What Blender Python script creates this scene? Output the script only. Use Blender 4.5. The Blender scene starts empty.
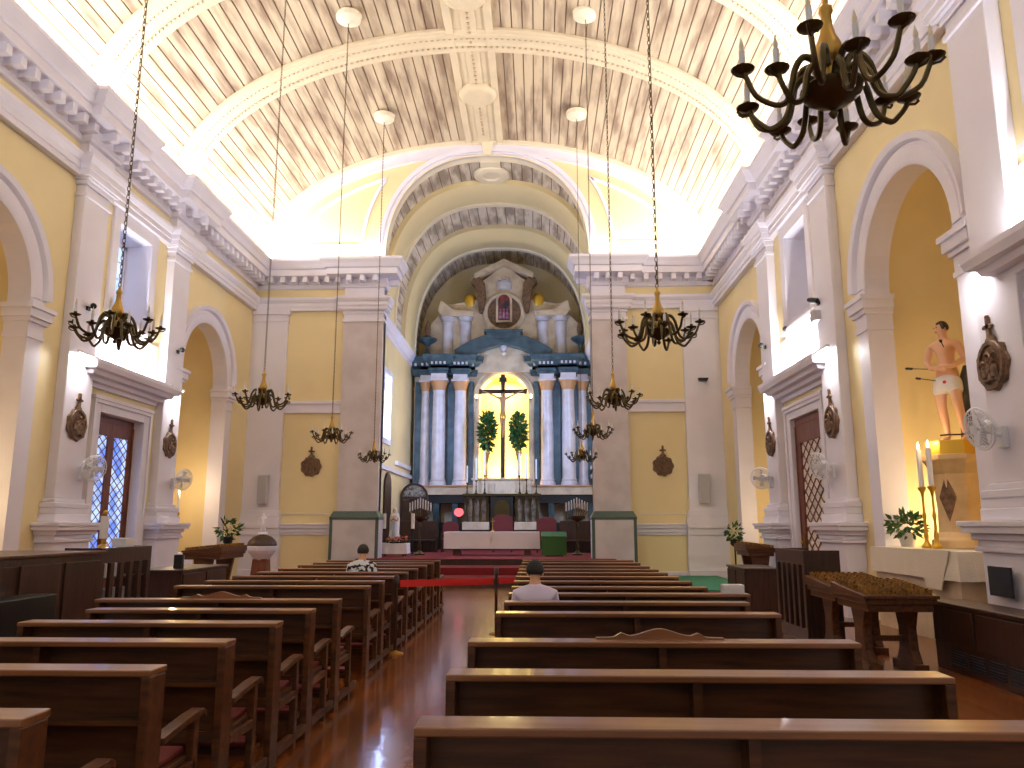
import bpy, bmesh, math, random
from mathutils import Vector, Matrix
from mathutils.geometry import tessellate_polygon
random.seed(7)
sc = bpy.context.scene
C = sc.collection
PI = math.pi
# ---------------------------------------------------------------- camera
cam_d = bpy.data.cameras.new('camera'); cam = bpy.data.objects.new('camera', cam_d); C.objects.link(cam)
F_PX = 780.0; VPX, VPY = 537.0, 525.0
v = Vector((VPX-512, -(VPY-384), -F_PX)).normalized()
zc = Vector((0, -v.z, v.y)).normalized()
if zc.y < 0: zc = -zc
xc = v.cross(zc)
R = Matrix((xc, v, zc))            # rows: world axes in camera coordinates
cam.matrix_world = Matrix.Translation((0, 0, 1.6)) @ R.to_4x4()
cam_d.sensor_width = 36.0; cam_d.lens = F_PX/1024*36; cam_d.clip_start = 0.05; cam_d.clip_end = 200
sc.camera = cam
# ---------------------------------------------------------------- world, exposure
w = bpy.data.worlds.new('world'); sc.world = w; w.use_nodes = True
w.node_tree.nodes['Background'].inputs[0].default_value = (0.95, 0.92, 0.9, 1)
w.node_tree.nodes['Background'].inputs[1].default_value = 0.45
vs = sc.view_settings
vs.view_transform = 'Standard'; vs.look = 'None'; vs.gamma = 1.0; vs.use_curve_mapping = False
vs.exposure = 0.3
sc.cycles.use_denoising = True
sc.cycles.max_bounces = 8; sc.cycles.diffuse_bounces = 5; sc.cycles.glossy_bounces = 4; sc.cycles.sample_clamp_indirect = 6
# ---------------------------------------------------------------- main dimensions
AX = -1.70; XL = -9.25; D1 = 24.6; OPC = -1.60; OPH = 3.36
ENT_TOP = 10.1
VA, VB = 7.55, 4.3
ARCH = [3.2, 11.95, 21.1]; ARCH_R = 1.47; SPRING = 5.70
WIN = [7.7, 16.85]
PIL = [(-0.6, 0.3), (5.3, 6.2), (9.0, 9.88), (14.5, 15.4), (18.45, 19.35)]
def area(name, loc, direction, sx, sy, power, col=(1, 1, 1), spread=PI):
    l = bpy.data.lights.new(name, 'AREA'); l.shape = 'RECTANGLE'; l.size = sx; l.size_y = sy
    l.energy = power; l.color = col; l.spread = spread
    o = bpy.data.objects.new(name, l); C.objects.link(o); o.location = loc
    o.rotation_euler = Vector(direction).to_track_quat('-Z', 'Y').to_euler()
    return o
def point(name, loc, power, col=(1, 1, 1), r=0.05):
    l = bpy.data.lights.new(name, 'POINT'); l.energy = power; l.color = col; l.shadow_soft_size = r
    o = bpy.data.objects.new(name, l); C.objects.link(o); o.location = loc
    return o
def cove(name, x, y, power, length, along_y=True, d=(0, 0, 1)):
    l = bpy.data.lights.new(name, 'AREA'); l.shape = 'RECTANGLE'; l.energy = power; l.color = (1.0, 0.975, 0.98)
    l.size = 0.12 if along_y else length; l.size_y = length if along_y else 0.12
    o = bpy.data.objects.new(name, l); C.objects.link(o); o.location = (x, y, 10.30)
    z = -Vector(d).normalized()                        # light looks along -Z
    yv = Vector((0, 1, 0)) if along_y else Vector((1, 0, 0)).cross(z)*-1
    if along_y:
        xv = yv.cross(z).normalized(); m = Matrix((xv, yv, z)).transposed()
    else:
        xv = Vector((1, 0, 0)); yv = z.cross(xv).normalized(); m = Matrix((xv, yv, z)).transposed()
    o.rotation_euler = m.to_euler()
    return o
COVE = 1150
cove('cove_light', XL+0.42, 11.0, COVE, 27.0, True, (0.45, 0, 1))
cove('cove_light', -3.4-XL-0.42, 11.0, COVE, 27.0, True, (-0.45, 0, 1))
cove('cove_light', -7.1, D1-0.35, 70, 4.0, False, (0, 0.0, 1))
cove('cove_light', 3.7, D1-0.35, 70, 3.8, False, (0, 0.0, 1))

# ================================================================ materials
def srgb(r, g, b):
    f = lambda c: (c/255/12.92) if c/255 <= 0.04045 else ((c/255+0.055)/1.055)**2.4
    return (f(r), f(g), f(b), 1)
MATS = {}
def mat(name, col, rough=0.6, metal=0.0, noise=0.0, nscale=4.0, col2=None, bump=0.0, bscale=30.0, spec=0.5, stretch=(1, 1, 1), coat=0.0, lo=0.4, hi=0.65):
    m = bpy.data.materials.new(name); m.use_nodes = True; nt = m.node_tree
    b = nt.nodes['Principled BSDF']; b.inputs['Roughness'].default_value = rough; b.inputs['Metallic'].default_value = metal
    b.inputs['Base Color'].default_value = col; b.inputs['Specular IOR Level'].default_value = spec
    b.inputs['Coat Weight'].default_value = coat
    tc = nt.nodes.new('ShaderNodeTexCoord'); mp = nt.nodes.new('ShaderNodeMapping'); mp.inputs['Scale'].default_value = stretch
    nt.links.new(tc.outputs['Object'], mp.inputs['Vector'])
    if col2 is None and noise > 0: col2 = tuple(c*(1-noise) for c in col[:3])+(1,)
    if col2 is not None:
        n = nt.nodes.new('ShaderNodeTexNoise'); n.inputs['Scale'].default_value = nscale; n.inputs['Detail'].default_value = 5
        nt.links.new(mp.outputs['Vector'], n.inputs['Vector'])
        r = nt.nodes.new('ShaderNodeValToRGB'); r.color_ramp.elements[0].position = lo; r.color_ramp.elements[1].position = hi
        r.color_ramp.elements[0].color = col; r.color_ramp.elements[1].color = col2
        nt.links.new(n.outputs['Fac'], r.inputs['Fac']); nt.links.new(r.outputs['Color'], b.inputs['Base Color'])
    if bump > 0:
        n2 = nt.nodes.new('ShaderNodeTexNoise'); n2.inputs['Scale'].default_value = bscale; n2.inputs['Detail'].default_value = 3
        nt.links.new(mp.outputs['Vector'], n2.inputs['Vector'])
        bp = nt.nodes.new('ShaderNodeBump'); bp.inputs['Strength'].default_value = bump; bp.inputs['Distance'].default_value = 0.02
        nt.links.new(n2.outputs['Fac'], bp.inputs['Height']); nt.links.new(bp.outputs['Normal'], b.inputs['Normal'])
    MATS[name] = m; return m
def emis(name, col, strength, col2=None, scale=2.0):
    m = bpy.data.materials.new(name); m.use_nodes = True; nt = m.node_tree; nt.nodes.clear()
    e = nt.nodes.new('ShaderNodeEmission'); o = nt.nodes.new('ShaderNodeOutputMaterial')
    e.inputs[0].default_value = col; e.inputs[1].default_value = strength
    if col2:
        tc = nt.nodes.new('ShaderNodeTexCoord'); n = nt.nodes.new('ShaderNodeTexNoise'); n.inputs['Scale'].default_value = scale
        r = nt.nodes.new('ShaderNodeValToRGB'); r.color_ramp.elements[0].position = .42; r.color_ramp.elements[1].position = .6
        r.color_ramp.elements[0].color = col; r.color_ramp.elements[1].color = col2
        nt.links.new(tc.outputs['Object'], n.inputs['Vector']); nt.links.new(n.outputs['Fac'], r.inputs['Fac']); nt.links.new(r.outputs['Color'], e.inputs[0])
    nt.links.new(e.outputs[0], o.inputs[0]); MATS[name] = m; return m
YEL = mat('yellow_paint', srgb(234, 217, 168), 0.55, noise=.06, nscale=.7)
YEL2 = mat('deep_yellow_paint', srgb(234, 216, 168), 0.6, noise=.08, nscale=.9)
WHT = mat('white_paint', srgb(230, 227, 240), 0.5, noise=.05, nscale=1.2)
RIBM = mat('rib_paint', srgb(216, 200, 170), 0.6, noise=.08, nscale=1.5)
CREAM = mat('cream_paint', srgb(234, 222, 196), 0.6, noise=.06, nscale=1.5)
PLAST = mat('grey_plaster', srgb(208, 202, 206), 0.6, col2=srgb(194, 186, 190), nscale=1.6)
PLANK = mat('ceiling_plank_paint', srgb(200, 182, 154), 0.6, col2=srgb(140, 118, 98), nscale=1.6, stretch=(2.2, .35, 2.2), lo=.42, hi=.68)
PLANKG = mat('grey_plank_paint', srgb(222, 210, 192), 0.6, col2=srgb(164, 148, 130), nscale=1.6, stretch=(2.2, .5, 2.2), lo=.4, hi=.6)
GROOVE = mat('groove_wood', srgb(140, 116, 92), 0.8)
BEAD = mat('bead_paint', srgb(186, 166, 138), 0.8)  # one even tan for the bead courses, darker than the ribs
GREEN = mat('green_trim_paint', srgb(78, 96, 88), 0.5)
TEAL = mat('teal_marble_paint', srgb(70, 94, 102), 0.4, col2=srgb(48, 68, 76), nscale=3)
COLM = mat('pale_column_marble', srgb(214, 208, 212), 0.3, col2=srgb(196, 188, 190), nscale=2.5)
CAPB = mat('ochre_capital', srgb(196, 146, 96), 0.5)
BEIG = mat('beige_stone', srgb(214, 196, 168), 0.6, col2=srgb(190, 168, 140), nscale=2)
WOOD = mat('pew_wood', srgb(98, 58, 30), 0.4, col2=srgb(70, 40, 20), nscale=3.5, stretch=(.6, 6, 6), bump=.05, bscale=12, coat=.08, spec=.35)
WOODT = mat('pew_ledge_wood', srgb(142, 92, 54), 0.28, col2=srgb(116, 72, 40), nscale=3.5, stretch=(.6, 6, 6), coat=.3)
DWOOD = mat('dark_wood', srgb(66, 38, 25), 0.38, col2=srgb(44, 25, 16), nscale=4, stretch=(5, 5, .6), coat=.15)
RWOOD = mat('red_brown_wood', srgb(120, 62, 32), 0.4, col2=srgb(96, 46, 24), nscale=4, stretch=(5, 5, .6))
BLACK = mat('black_metal', srgb(26, 25, 24), 0.4)
BRONZE = mat('dark_bronze', srgb(84, 72, 44), 0.3, metal=.8)
BRASS = mat('aged_brass', srgb(188, 150, 74), 0.32, metal=.75)
GOLD = mat('gold_leaf', srgb(214, 170, 60), 0.35, metal=.6)
CLOTH = mat('white_cloth', srgb(236, 232, 240), 0.8, bump=.1, bscale=20)
LACE = mat('lace_cloth', srgb(232, 222, 206), 0.85, bump=.6, bscale=60)
REDC = mat('red_carpet', srgb(120, 16, 24), 0.9, noise=.2, nscale=20)
REDB = mat('red_belt', srgb(206, 24, 30), 0.6)
BURG = mat('burgundy_cushion', srgb(112, 42, 44), 0.55)
GRC = mat('green_carpet', srgb(50, 128, 100), 0.9, noise=.15, nscale=20)
GRF = mat('green_cloth', srgb(52, 98, 44), 0.8)
LEAF = mat('leaf_green', srgb(60, 104, 44), 0.5, col2=srgb(38, 72, 28), nscale=9)
WPL = mat('white_plastic', srgb(226, 226, 230), 0.4)
GPL = mat('pale_grey_plastic', srgb(196, 194, 198), 0.5)
TERRA = mat('carved_relief_wood', srgb(128, 96, 70), 0.55, col2=srgb(84, 60, 42), nscale=14, bump=.5, bscale=22)
SKIN = mat('skin', srgb(222, 170, 134), 0.5)
PSKIN = mat('painted_skin', srgb(226, 176, 140), 0.4)
HAIR = mat('black_hair', srgb(24, 20, 20), 0.6, bump=.5, bscale=90)
HAIR2 = mat('greying_hair', srgb(52, 44, 46), 0.6, bump=.5, bscale=90)
BHAIR = mat('brown_hair', srgb(56, 38, 28), 0.5)
SHIRT = mat('lilac_white_shirt', srgb(214, 204, 232), 0.8, bump=.15, bscale=9)
PRINT = mat('black_white_print', srgb(30, 32, 38), 0.8, col2=srgb(220, 222, 230), nscale=14, lo=.48, hi=.50)
TROUS = mat('dark_trousers', srgb(38, 38, 48), 0.8)
STONE = mat('warm_stone', srgb(214, 186, 140), 0.5, col2=srgb(196, 166, 120), nscale=3)
BLUER = mat('pale_blue_robe', srgb(176, 200, 226), 0.6)
WROBE = mat('white_robe', srgb(232, 230, 228), 0.6)
FLOW = mat('red_flowers', srgb(196, 60, 50), 0.6, col2=srgb(226, 150, 120), nscale=14)
GREYT = mat('tree_stump_grey', srgb(82, 78, 72), 0.7, bump=.6, bscale=20)
VOTG = mat('gold_votive_lamps', srgb(186, 140, 70), 0.35, metal=.3, col2=srgb(110, 74, 34), nscale=24)
PANE = emis('daylit_pane', srgb(150, 190, 250), 1.35, srgb(200, 222, 255), 1.2)
PANE2 = emis('dim_daylit_pane', srgb(196, 202, 220), 0.55)
PANEB = emis('blue_daylit_glass', srgb(110, 140, 235), 1.1, srgb(196, 214, 255), 3.0)
PANEC = emis('bright_chancel_pane', srgb(200, 224, 255), 2.2)
PANEW = mat('frosted_white_glass', srgb(236, 228, 220), 0.5)
TUBE = emis('lit_tube', (1, .95, .88, 1), 14)
TUBES = emis('lit_cove_tube', (1, .93, .83, 1), 8)
FLAME = emis('candle_flame', (1, .72, .3, 1), 30)
PINK = emis('pink_lamp_glass', srgb(255, 110, 120), 1.3)
BULB = mat('clear_bulb', srgb(236, 224, 196), 0.15)
def floor_mat():
    m = bpy.data.materials.new('polished_wood_floor'); m.use_nodes = True; nt = m.node_tree; b = nt.nodes['Principled BSDF']
    tc = nt.nodes.new('ShaderNodeTexCoord'); mp = nt.nodes.new('ShaderNodeMapping'); mp.inputs['Rotation'].default_value = (0, 0, PI/2)
    nt.links.new(tc.outputs['Object'], mp.inputs['Vector'])
    br = nt.nodes.new('ShaderNodeTexBrick'); br.inputs['Scale'].default_value = 1.0
    br.inputs['Brick Width'].default_value = 0.9; br.inputs['Row Height'].default_value = 0.09; br.inputs['Mortar Size'].default_value = 0.002
    br.inputs['Color1'].default_value = srgb(166, 94, 42); br.inputs['Color2'].default_value = srgb(112, 60, 26); br.inputs['Mortar'].default_value = srgb(60, 30, 14)
    nt.links.new(mp.outputs['Vector'], br.inputs['Vector'])
    n = nt.nodes.new('ShaderNodeTexNoise'); n.inputs['Scale'].default_value = 2.5; nt.links.new(tc.outputs['Object'], n.inputs['Vector'])
    mx = nt.nodes.new('ShaderNodeMixRGB'); mx.blend_type = 'MULTIPLY'; mx.inputs[0].default_value = .35
    nt.links.new(br.outputs['Color'], mx.inputs[1]); nt.links.new(n.outputs['Color'], mx.inputs[2]); nt.links.new(mx.outputs[0], b.inputs['Base Color'])
    b.inputs['Roughness'].default_value = 0.22; b.inputs['Coat Weight'].default_value = .35; b.inputs['Coat Roughness'].default_value = .08
    bp = nt.nodes.new('ShaderNodeBump'); bp.inputs['Strength'].default_value = .12; bp.inputs['Distance'].default_value = .01
    n2 = nt.nodes.new('ShaderNodeTexNoise'); n2.inputs['Scale'].default_value = 9; nt.links.new(tc.outputs['Object'], n2.inputs['Vector'])
    nt.links.new(n2.outputs['Fac'], bp.inputs['Height']); nt.links.new(bp.outputs['Normal'], b.inputs['Normal']); nt.links.new(bp.outputs['Normal'], b.inputs['Coat Normal'])
    return m
FLOORM = floor_mat()

# ================================================================ mesh helpers
class MB:
    def __init__(s, fn=None): s.v = []; s.f = []; s.m = []; s.fn = fn; s.mi = 0
    def add(s, vs_, fs):
        o = len(s.v); s.v += [tuple(p) for p in vs_]
        for f in fs: s.f.append([i+o for i in f]); s.m.append(s.mi)
        return s
    def box(s, x0, x1, y0, y1, z0, z1):
        return s.add([(x0,y0,z0),(x1,y0,z0),(x1,y1,z0),(x0,y1,z0),(x0,y0,z1),(x1,y0,z1),(x1,y1,z1),(x0,y1,z1)],
                     [(0,3,2,1),(4,5,6,7),(0,1,5,4),(1,2,6,5),(2,3,7,6),(3,0,4,7)])
    def frustum(s, cx, cy, z0, z1, a0, b0, a1, b1):
        return s.add([(cx-a0,cy-b0,z0),(cx+a0,cy-b0,z0),(cx+a0,cy+b0,z0),(cx-a0,cy+b0,z0),(cx-a1,cy-b1,z1),(cx+a1,cy-b1,z1),(cx+a1,cy+b1,z1),(cx-a1,cy+b1,z1)],
                     [(0,3,2,1),(4,5,6,7),(0,1,5,4),(1,2,6,5),(2,3,7,6),(3,0,4,7)])
    def lathe(s, prof, n=16, c=(0,0,0), sx=1, sy=1):
        vs_ = []; fs = []; k = len(prof)
        for i in range(n):
            a = 2*PI*i/n
            for r, z in prof: vs_.append((c[0]+sx*r*math.cos(a), c[1]+sy*r*math.sin(a), c[2]+z))
        for i in range(n):
            j = (i+1) % n
            for q in range(k-1): fs.append((i*k+q, j*k+q, j*k+q+1, i*k+q+1))
        fs.append([i*k for i in range(n)][::-1]); fs.append([i*k+k-1 for i in range(n)])
        return s.add(vs_, fs)
    def tube(s, pts, r, n=6, r1=None):
        pts = [Vector(p) for p in pts]; m = len(pts); vs_ = []; fs = []; up = None
        for i, p in enumerate(pts):
            t = (pts[min(i+1, m-1)]-pts[max(i-1, 0)]).normalized()
            if up is None: up = Vector((0,0,1)) if abs(t.z) < .9 else Vector((1,0,0))
            a = t.cross(up).normalized(); b = a.cross(t).normalized(); up = b
            if isinstance(r, (list, tuple)): rr = r[i]
            else: rr = r if r1 is None else r+(r1-r)*i/(m-1)
            for q in range(n):
                g = 2*PI*q/n; vs_.append(p+a*rr*math.cos(g)+b*rr*math.sin(g))
        for i in range(m-1):
            for q in range(n):
                q2 = (q+1) % n; fs.append((i*n+q, i*n+q2, (i+1)*n+q2, (i+1)*n+q))
        fs.append(list(range(n))[::-1]); fs.append([(m-1)*n+q for q in range(n)])
        return s.add(vs_, fs)
    def ball(s, c, r, n=10, m=6, sx=1, sy=1, sz=1):
        prof = [(max(1e-4, r*math.sin(PI*i/m)), -r*sz*math.cos(PI*i/m)) for i in range(m+1)]
        return s.lathe(prof, n, c, sx, sy)
    def poly(s, loops, d0, d1, ax='y'):
        """2-D loops (outer first, then holes) extruded from d0 to d1 along axis ax"""
        tri = tessellate_polygon([[Vector((a, b, 0)) for a, b in L] for L in loops]); flat = [p for L in loops for p in L]; n = len(flat)
        def M(a, b, d): return {'y': (a, d, b), 'x': (d, a, b), 'z': (a, b, d)}[ax]
        vs_ = [M(a, b, d0) for a, b in flat]+[M(a, b, d1) for a, b in flat]; fs = [tuple(t) for t in tri]+[tuple(i+n for i in t) for t in tri]
        o = 0
        for L in loops:
            k = len(L)
            for i in range(k): j = (i+1) % k; fs.append((o+i, o+j, o+j+n, o+i+n))
            o += k
        return s.add(vs_, fs)
    def face(s, loops, d, ax='y'):
        tri = tessellate_polygon([[Vector((a, b, 0)) for a, b in L] for L in loops]); flat = [p for L in loops for p in L]
        def M(a, b): return {'y': (a, d, b), 'x': (d, a, b), 'z': (a, b, d)}[ax]
        return s.add([M(a, b) for a, b in flat], [tuple(t) for t in tri])
    def sweep(s, path, prof, mode, closed=False):
        """profile (o, h) swept on a mitred 2-D path. mode 'plan': path in x,y, o = to the right of the path, h = z.
           mode 'elev': path in (first, z), o = right of the path in that plane, h = out of the plane (second)"""
        n = len(path); k = len(prof); P = [Vector(p) for p in path]; vs_ = []; fs = []
        for i in range(n):
            a = P[i-1] if (i > 0 or closed) else None; b = P[(i+1) % n] if (i < n-1 or closed) else None
            d0 = (P[i]-a).normalized() if a is not None else None; d1 = (b-P[i]).normalized() if b is not None else None
            if d0 is None: d0 = d1
            if d1 is None: d1 = d0
            n0 = Vector((d0.y, -d0.x)); n1 = Vector((d1.y, -d1.x)); mm = (n0+n1)
            mm = mm/max(.25, mm.dot(n0)) if mm.length > 1e-6 else n0
            for o, h in prof:
                q = P[i]+mm*o
                vs_.append((q.x, q.y, h) if mode == 'plan' else (q.x, h, q.y))
        for i in range(n if closed else n-1):
            j = (i+1) % n
            for q in range(k-1): fs.append((i*k+q, j*k+q, j*k+q+1, i*k+q+1))
        if not closed:
            fs.append(list(range(k))); fs.append([(n-1)*k+q for q in range(k)][::-1])
        return s.add(vs_, fs)
    def build(s, name, mats, parent=None, smooth=False, recalc=True, bevel=0, loc=None):
        vs_ = [s.fn(*p) for p in s.v] if s.fn else s.v
        me = bpy.data.meshes.new(name); me.from_pydata(vs_, [], s.f)
        if not isinstance(mats, (list, tuple)): mats = [mats]
        for m_ in mats: me.materials.append(m_)
        for p, mi in zip(me.polygons, s.m): p.material_index = min(mi, len(mats)-1)
        if recalc:
            bm = bmesh.new(); bm.from_mesh(me); bmesh.ops.recalc_face_normals(bm, faces=bm.faces); bm.to_mesh(me); bm.free()
        if smooth:
            for p in me.polygons: p.use_smooth = True
            try: me.set_sharp_from_angle(angle=math.radians(42))
            except Exception: pass
        o = bpy.data.objects.new(name, me); C.objects.link(o)
        if parent is not None: o.parent = parent
        if loc: o.location = loc
        if bevel:
            b = o.modifiers.new('bevel', 'BEVEL'); b.width = bevel; b.segments = 2; b.limit_method = 'ANGLE'
        return o
def tag(o, label, cat, group=None, kind=None):
    o['label'] = label; o['category'] = cat
    if group: o['group'] = group
    if kind: o['kind'] = kind
    return o
def thing(name, label, cat, loc=(0,0,0), rz=0, group=None):
    o = bpy.data.objects.new(name, None); C.objects.link(o); o.location = loc; o.rotation_euler = (0,0,rz); o.empty_display_size = .1
    return tag(o, label, cat, group)
def kids(o): return [c for c in bpy.data.objects if c.parent == o]
def copy_tree(root, loc=None, rz=None, label=None, group=None, children=None):
    def rec(o, par):
        c = o.copy(); C.objects.link(c)
        if par is not None: c.parent = par
        for ch in TREE.get(o.name, []): rec(ch, c)
        return c
    TREE = {}
    for o in C.objects:
        if o.parent: TREE.setdefault(o.parent.name, []).append(o)
    c = rec(root, None)
    if loc is not None: c.location = loc
    if rz is not None: c.rotation_euler = (0,0,rz)
    if label: c['label'] = label
    if group: c['group'] = group
    return c
def struct(o): o['kind'] = 'structure'; return o
def arc(cx, cz, r, a0, a1, n, rz=None):
    rz = r if rz is None else rz
    return [(cx+r*math.cos(a0+(a1-a0)*i/n), cz+rz*math.sin(a0+(a1-a0)*i/n)) for i in range(n+1)]
ORD = ['nearest', 'second', 'third', 'fourth', 'fifth', 'sixth', 'seventh', 'eighth', 'ninth', 'tenth', 'eleventh', 'twelfth', 'thirteenth', 'fourteenth', 'fifteenth']

# ================================================================ floor
fl = MB(); fl.box(XL-4, -3.4-XL+4, -4, 36, -.2, 0)
struct(fl.build('floor', FLOORM))
st = MB(); st.box(-6.3, 3.2, 20.9, 35.2, 0, .2); st.box(-6.1, 3.0, 22.4, 35.2, .2, .4); st.box(-5.5, 2.4, 23.9, 35.2, .4, .58)
struct(st.build('trim_1', DWOOD))
cp = MB(); cp.box(-5.45, 2.35, 23.86, 35.1, .585, .6); struct(cp.build('trim_4', REDC))
rn = MB(); rn.box(-2.9, -.3, 20.95, 22.39, .201, .22); rn.box(-2.9, -.3, 22.38, 22.399, .22, .42); rn.box(-2.9, -.3, 22.399, 23.85, .401, .42)
tag(rn.build('carpet', REDC), 'dark red carpet runner lying on the steps up to the chancel', 'carpet')
gc = MB(); gc.poly([[(3.3, 19.0), (5.4, 19.0), (5.4, 24.3), (3.3, 24.3)]], 0.0, .1, 'z'); tag(gc.build('carpet', GRC, bevel=.02), 'green carpeted low platform beside the right front wall', 'carpet')
rc = MB(); rc.box(3.4, 4.35, 17.0, 18.3, 0.0, .12); tag(rc.build('carpet', REDC, bevel=.02), 'small red carpeted step in front of the green platform at right', 'carpet')

# ================================================================ side walls
def side(S, name, mx, pier_edge, pier_out):
    """everything written for the left wall; mx maps x"""
    W = lambda s, n, z: (mx(XL+n), s, z)               # (along, out, z)
    Wp = lambda x, y, z: (mx(x), y, z)
    DR = .16 if S == 'L' else .03          # depth of the door leaves in the wall
    def hole_arch(c): return [(c+ARCH_R, 0.0)]+arc(c, SPRING, ARCH_R, 0, PI, 24)+[(c-ARCH_R, 0.0)]
    # wall face: outline that dips around the arch openings, window and door holes
    out = [(-4, 0)]
    for c in ARCH: out += [(c-ARCH_R, 0)]+arc(c, SPRING, ARCH_R, PI, 0, 24)+[(c+ARCH_R, 0)]
    out += [(D1, 0), (D1, ENT_TOP+.1), (-4, ENT_TOP+.1)]
    wins = [[(c-.72, 6.15), (c+.72, 6.15), (c+.72, 8.2), (c-.72, 8.2)] for c in WIN]
    doors = [[(c-.85, .002), (c+1.0, .002), (c+1.0, 3.95), (c-.85, 3.95)] for c in WIN]
    b = MB(W); b.face([out]+wins+doors, 0)
    wall = struct(b.build('wall_'+name, YEL, recalc=False))
    # reveals
    b = MB(W)
    for c in ARCH:
        L = hole_arch(c); n = len(L)
        b.add([(s, 0, z) for s, z in L]+[(s, -.38, z) for s, z in L], [(i, i+1, n+i+1, n+i) for i in range(n-1)])
    for L in wins:
        c = (L[0][0]+L[1][0])/2; L2 = [(c-.6, 6.45), (c+.6, 6.45), (c+.6, 8.1), (c-.6, 8.1)]
        b.add([(s, 0, z) for s, z in L]+[(s, -.55, z) for s, z in L2], [(i, (i+1) % 4, 4+(i+1) % 4, 4+i) for i in range(4)])
    for L in doors:
        b.add([(s, 0, z) for s, z in L]+[(s, -DR-.07, z) for s, z in L], [(i, (i+1) % 4, 4+(i+1) % 4, 4+i) for i in range(1, 4)])
    b.build('reveal', WHT, wall)
    # niche chambers
    for c in ARCH:
        b = MB(W); r = ARCH_R+.22; L = [(c+r, 0.0)]+arc(c, SPRING, r, 0, PI, 24)+[(c-r, 0.0)]; n = len(L)
        b.add([(s, -.38, z) for s, z in L]+[(s, -2.0, z) for s, z in L], [(i, i+1, n+i+1, n+i) for i in range(n-1)])
        b.face([L], -2.0)
        L1 = hole_arch(c); m = len(L1)
        b.add([(s, -.38, z) for s, z in L1]+[(s, -.38, z) for s, z in L], [(i, i+1, m+i+1, m+i) for i in range(m-1)])
        b.build('niche_interior', YEL2, wall, smooth=True)
    # archivolts and imposts
    for c in ARCH:
        b = MB(W); r = ARCH_R
        prof = [(0, -.02), (0, .05), (.05, .08), (.26, .08), (.28, .05), (.34, .05), (.38, .13), (.48, .16), (.5, -.0)]
        path = arc(c, SPRING, r, PI, 0, 32)
        b.sweep(path, [(-o, h) for o, h in prof], 'elev')
        for sg in (-1, 1):
            e = c+sg*r; e2 = e+sg*.42
            b.box(min(e, e2), max(e, e2), 0, .06, 0, 5.7)
            for z0, z1, pr in ((4.95, 5.02, .09), (5.02, 5.24, .07), (5.24, 5.32, .12), (5.32, 5.48, .17), (5.48, 5.56, .21)):
                b.box(min(e-sg*(pr-.05), e2+sg*(pr-.05)), max(e-sg*(pr-.05), e2+sg*(pr-.05)), -.38, pr, z0, z1)
        b.build('archivolt', WHT, wall, smooth=True)
    # pilasters and pedestals
    for a, e in PIL:
        b = MB(W); b.box(a, e, 0, .2, 2.1, 8.6)
        for z0, z1, o in ((1.65, 1.80, .14), (1.80, 1.92, .10), (1.92, 2.02, .12), (2.02, 2.10, .05)): b.box(a-o, e+o, 0, .2+o, z0, z1)
        for z0, z1, o in ((8.12, 8.2, .04), (8.36, 8.46, .05), (8.46, 8.6, .1)): b.box(a-o, e+o, 0, .2+o, z0, z1)
        b.build('pilaster', WHT, wall, bevel=.015)
        b = MB(W)
        for z0, z1, o in ((0, .25, .22), (.25, 1.28, .14), (1.28, 1.34, .2), (1.34, 1.42, .17), (1.42, 1.5, .22), (1.5, 1.58, .3), (1.58, 1.65, .33)): b.box(a-o, e+o, 0, .22+o, z0, z1)
        b.build('pedestal', WHT, wall, bevel=.012)
    # flat white strips that frame the window bays
    for c in WIN:
        b = MB(W)
        for z0, z1, s0, s1 in ((6.0, 8.55, c-1.0, c-.72), (6.0, 8.55, c+.72, c+1.0), (8.2, 8.55, c-.72, c+.72)): b.box(s0, s1, 0, .07, z0, z1)
        b.box(c-1.08, c+1.08, 0, .14, 5.93, 6.03); b.box(c-.95, c+.95, 0, .06, 5.85, 5.93)
        b.box(c-.72, c+.72, 0, .09, 6.03, 6.15)
        b.build('window_surround', WHT, wall, bevel=.01)
        # white panel in place of the glare on the yellow wall above door hood
        b = MB(W); b.box(c-1.42, c+1.45, 0, .03, 4.95, 5.86); b.build('overdoor_glare_panel', WHT, wall)
        # hood
        b = MB(W); prof = [(0, 4.42), (.08, 4.42), (.1, 4.5), (.2, 4.52), (.22, 4.6), (.34, 4.62), (.38, 4.7), (.46, 4.72), (.5, 4.82), (.5, 4.9), (0, 4.92)]
        s0, s1 = c-1.35, c+1.4
        b.sweep([(s0+.0, 0), (s0+.0, .0001), (s1, .0001), (s1, 0)], [(-o, h) for o, h in prof], 'plan')
        b.build('door_hood', WHT, wall)
        # casing
        b = MB(W); d0, d1 = c-.85, c+1.0
        for s_0, s_1, z0, z1 in ((d0-.3, d0, 0, 4.2), (d1, d1+.3, 0, 4.2), (d0, d1, 3.95, 4.2)): b.box(s_0, s_1, 0, .08, z0, z1)
        b.box(d0-.34, d1+.34, 0, .14, 4.2, 4.28); b.box(d0-.3, d0-.22, .08, .12, 0, 4.2); b.box(d1+.22, d1+.3, .08, .12, 0, 4.2); b.box(d0-.22, d1+.22, .08, .12, 4.12, 4.2)
        b.build('door_casing', WHT, wall, bevel=.01)
    # entablature: one run along the wall, round the corner, over the pier and into the chancel arch
    path = [(-4, 0)]
    for a, e in PIL: path += [(a-.04, 0), (a-.04, .2), (e+.04, .2), (e+.04, 0)]
    path = [(XL+n, s) for s, n in path] + [(XL, D1), (XL+1.2, D1), (XL+1.2, D1), ]
    path = path[:-1]
    path += [(pier_out, D1), (pier_out, D1-.16), (pier_edge, D1-.16), (pier_edge, D1+.3)]
    b = MB(Wp); b.sweep(path, [(0, 8.5), (.15, 8.5), (.15, 8.62), (.18, 8.62), (.18, 8.74), (.21, 8.76), (.26, 8.84), (.26, 8.92), (0, 8.92)], 'plan')
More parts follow.
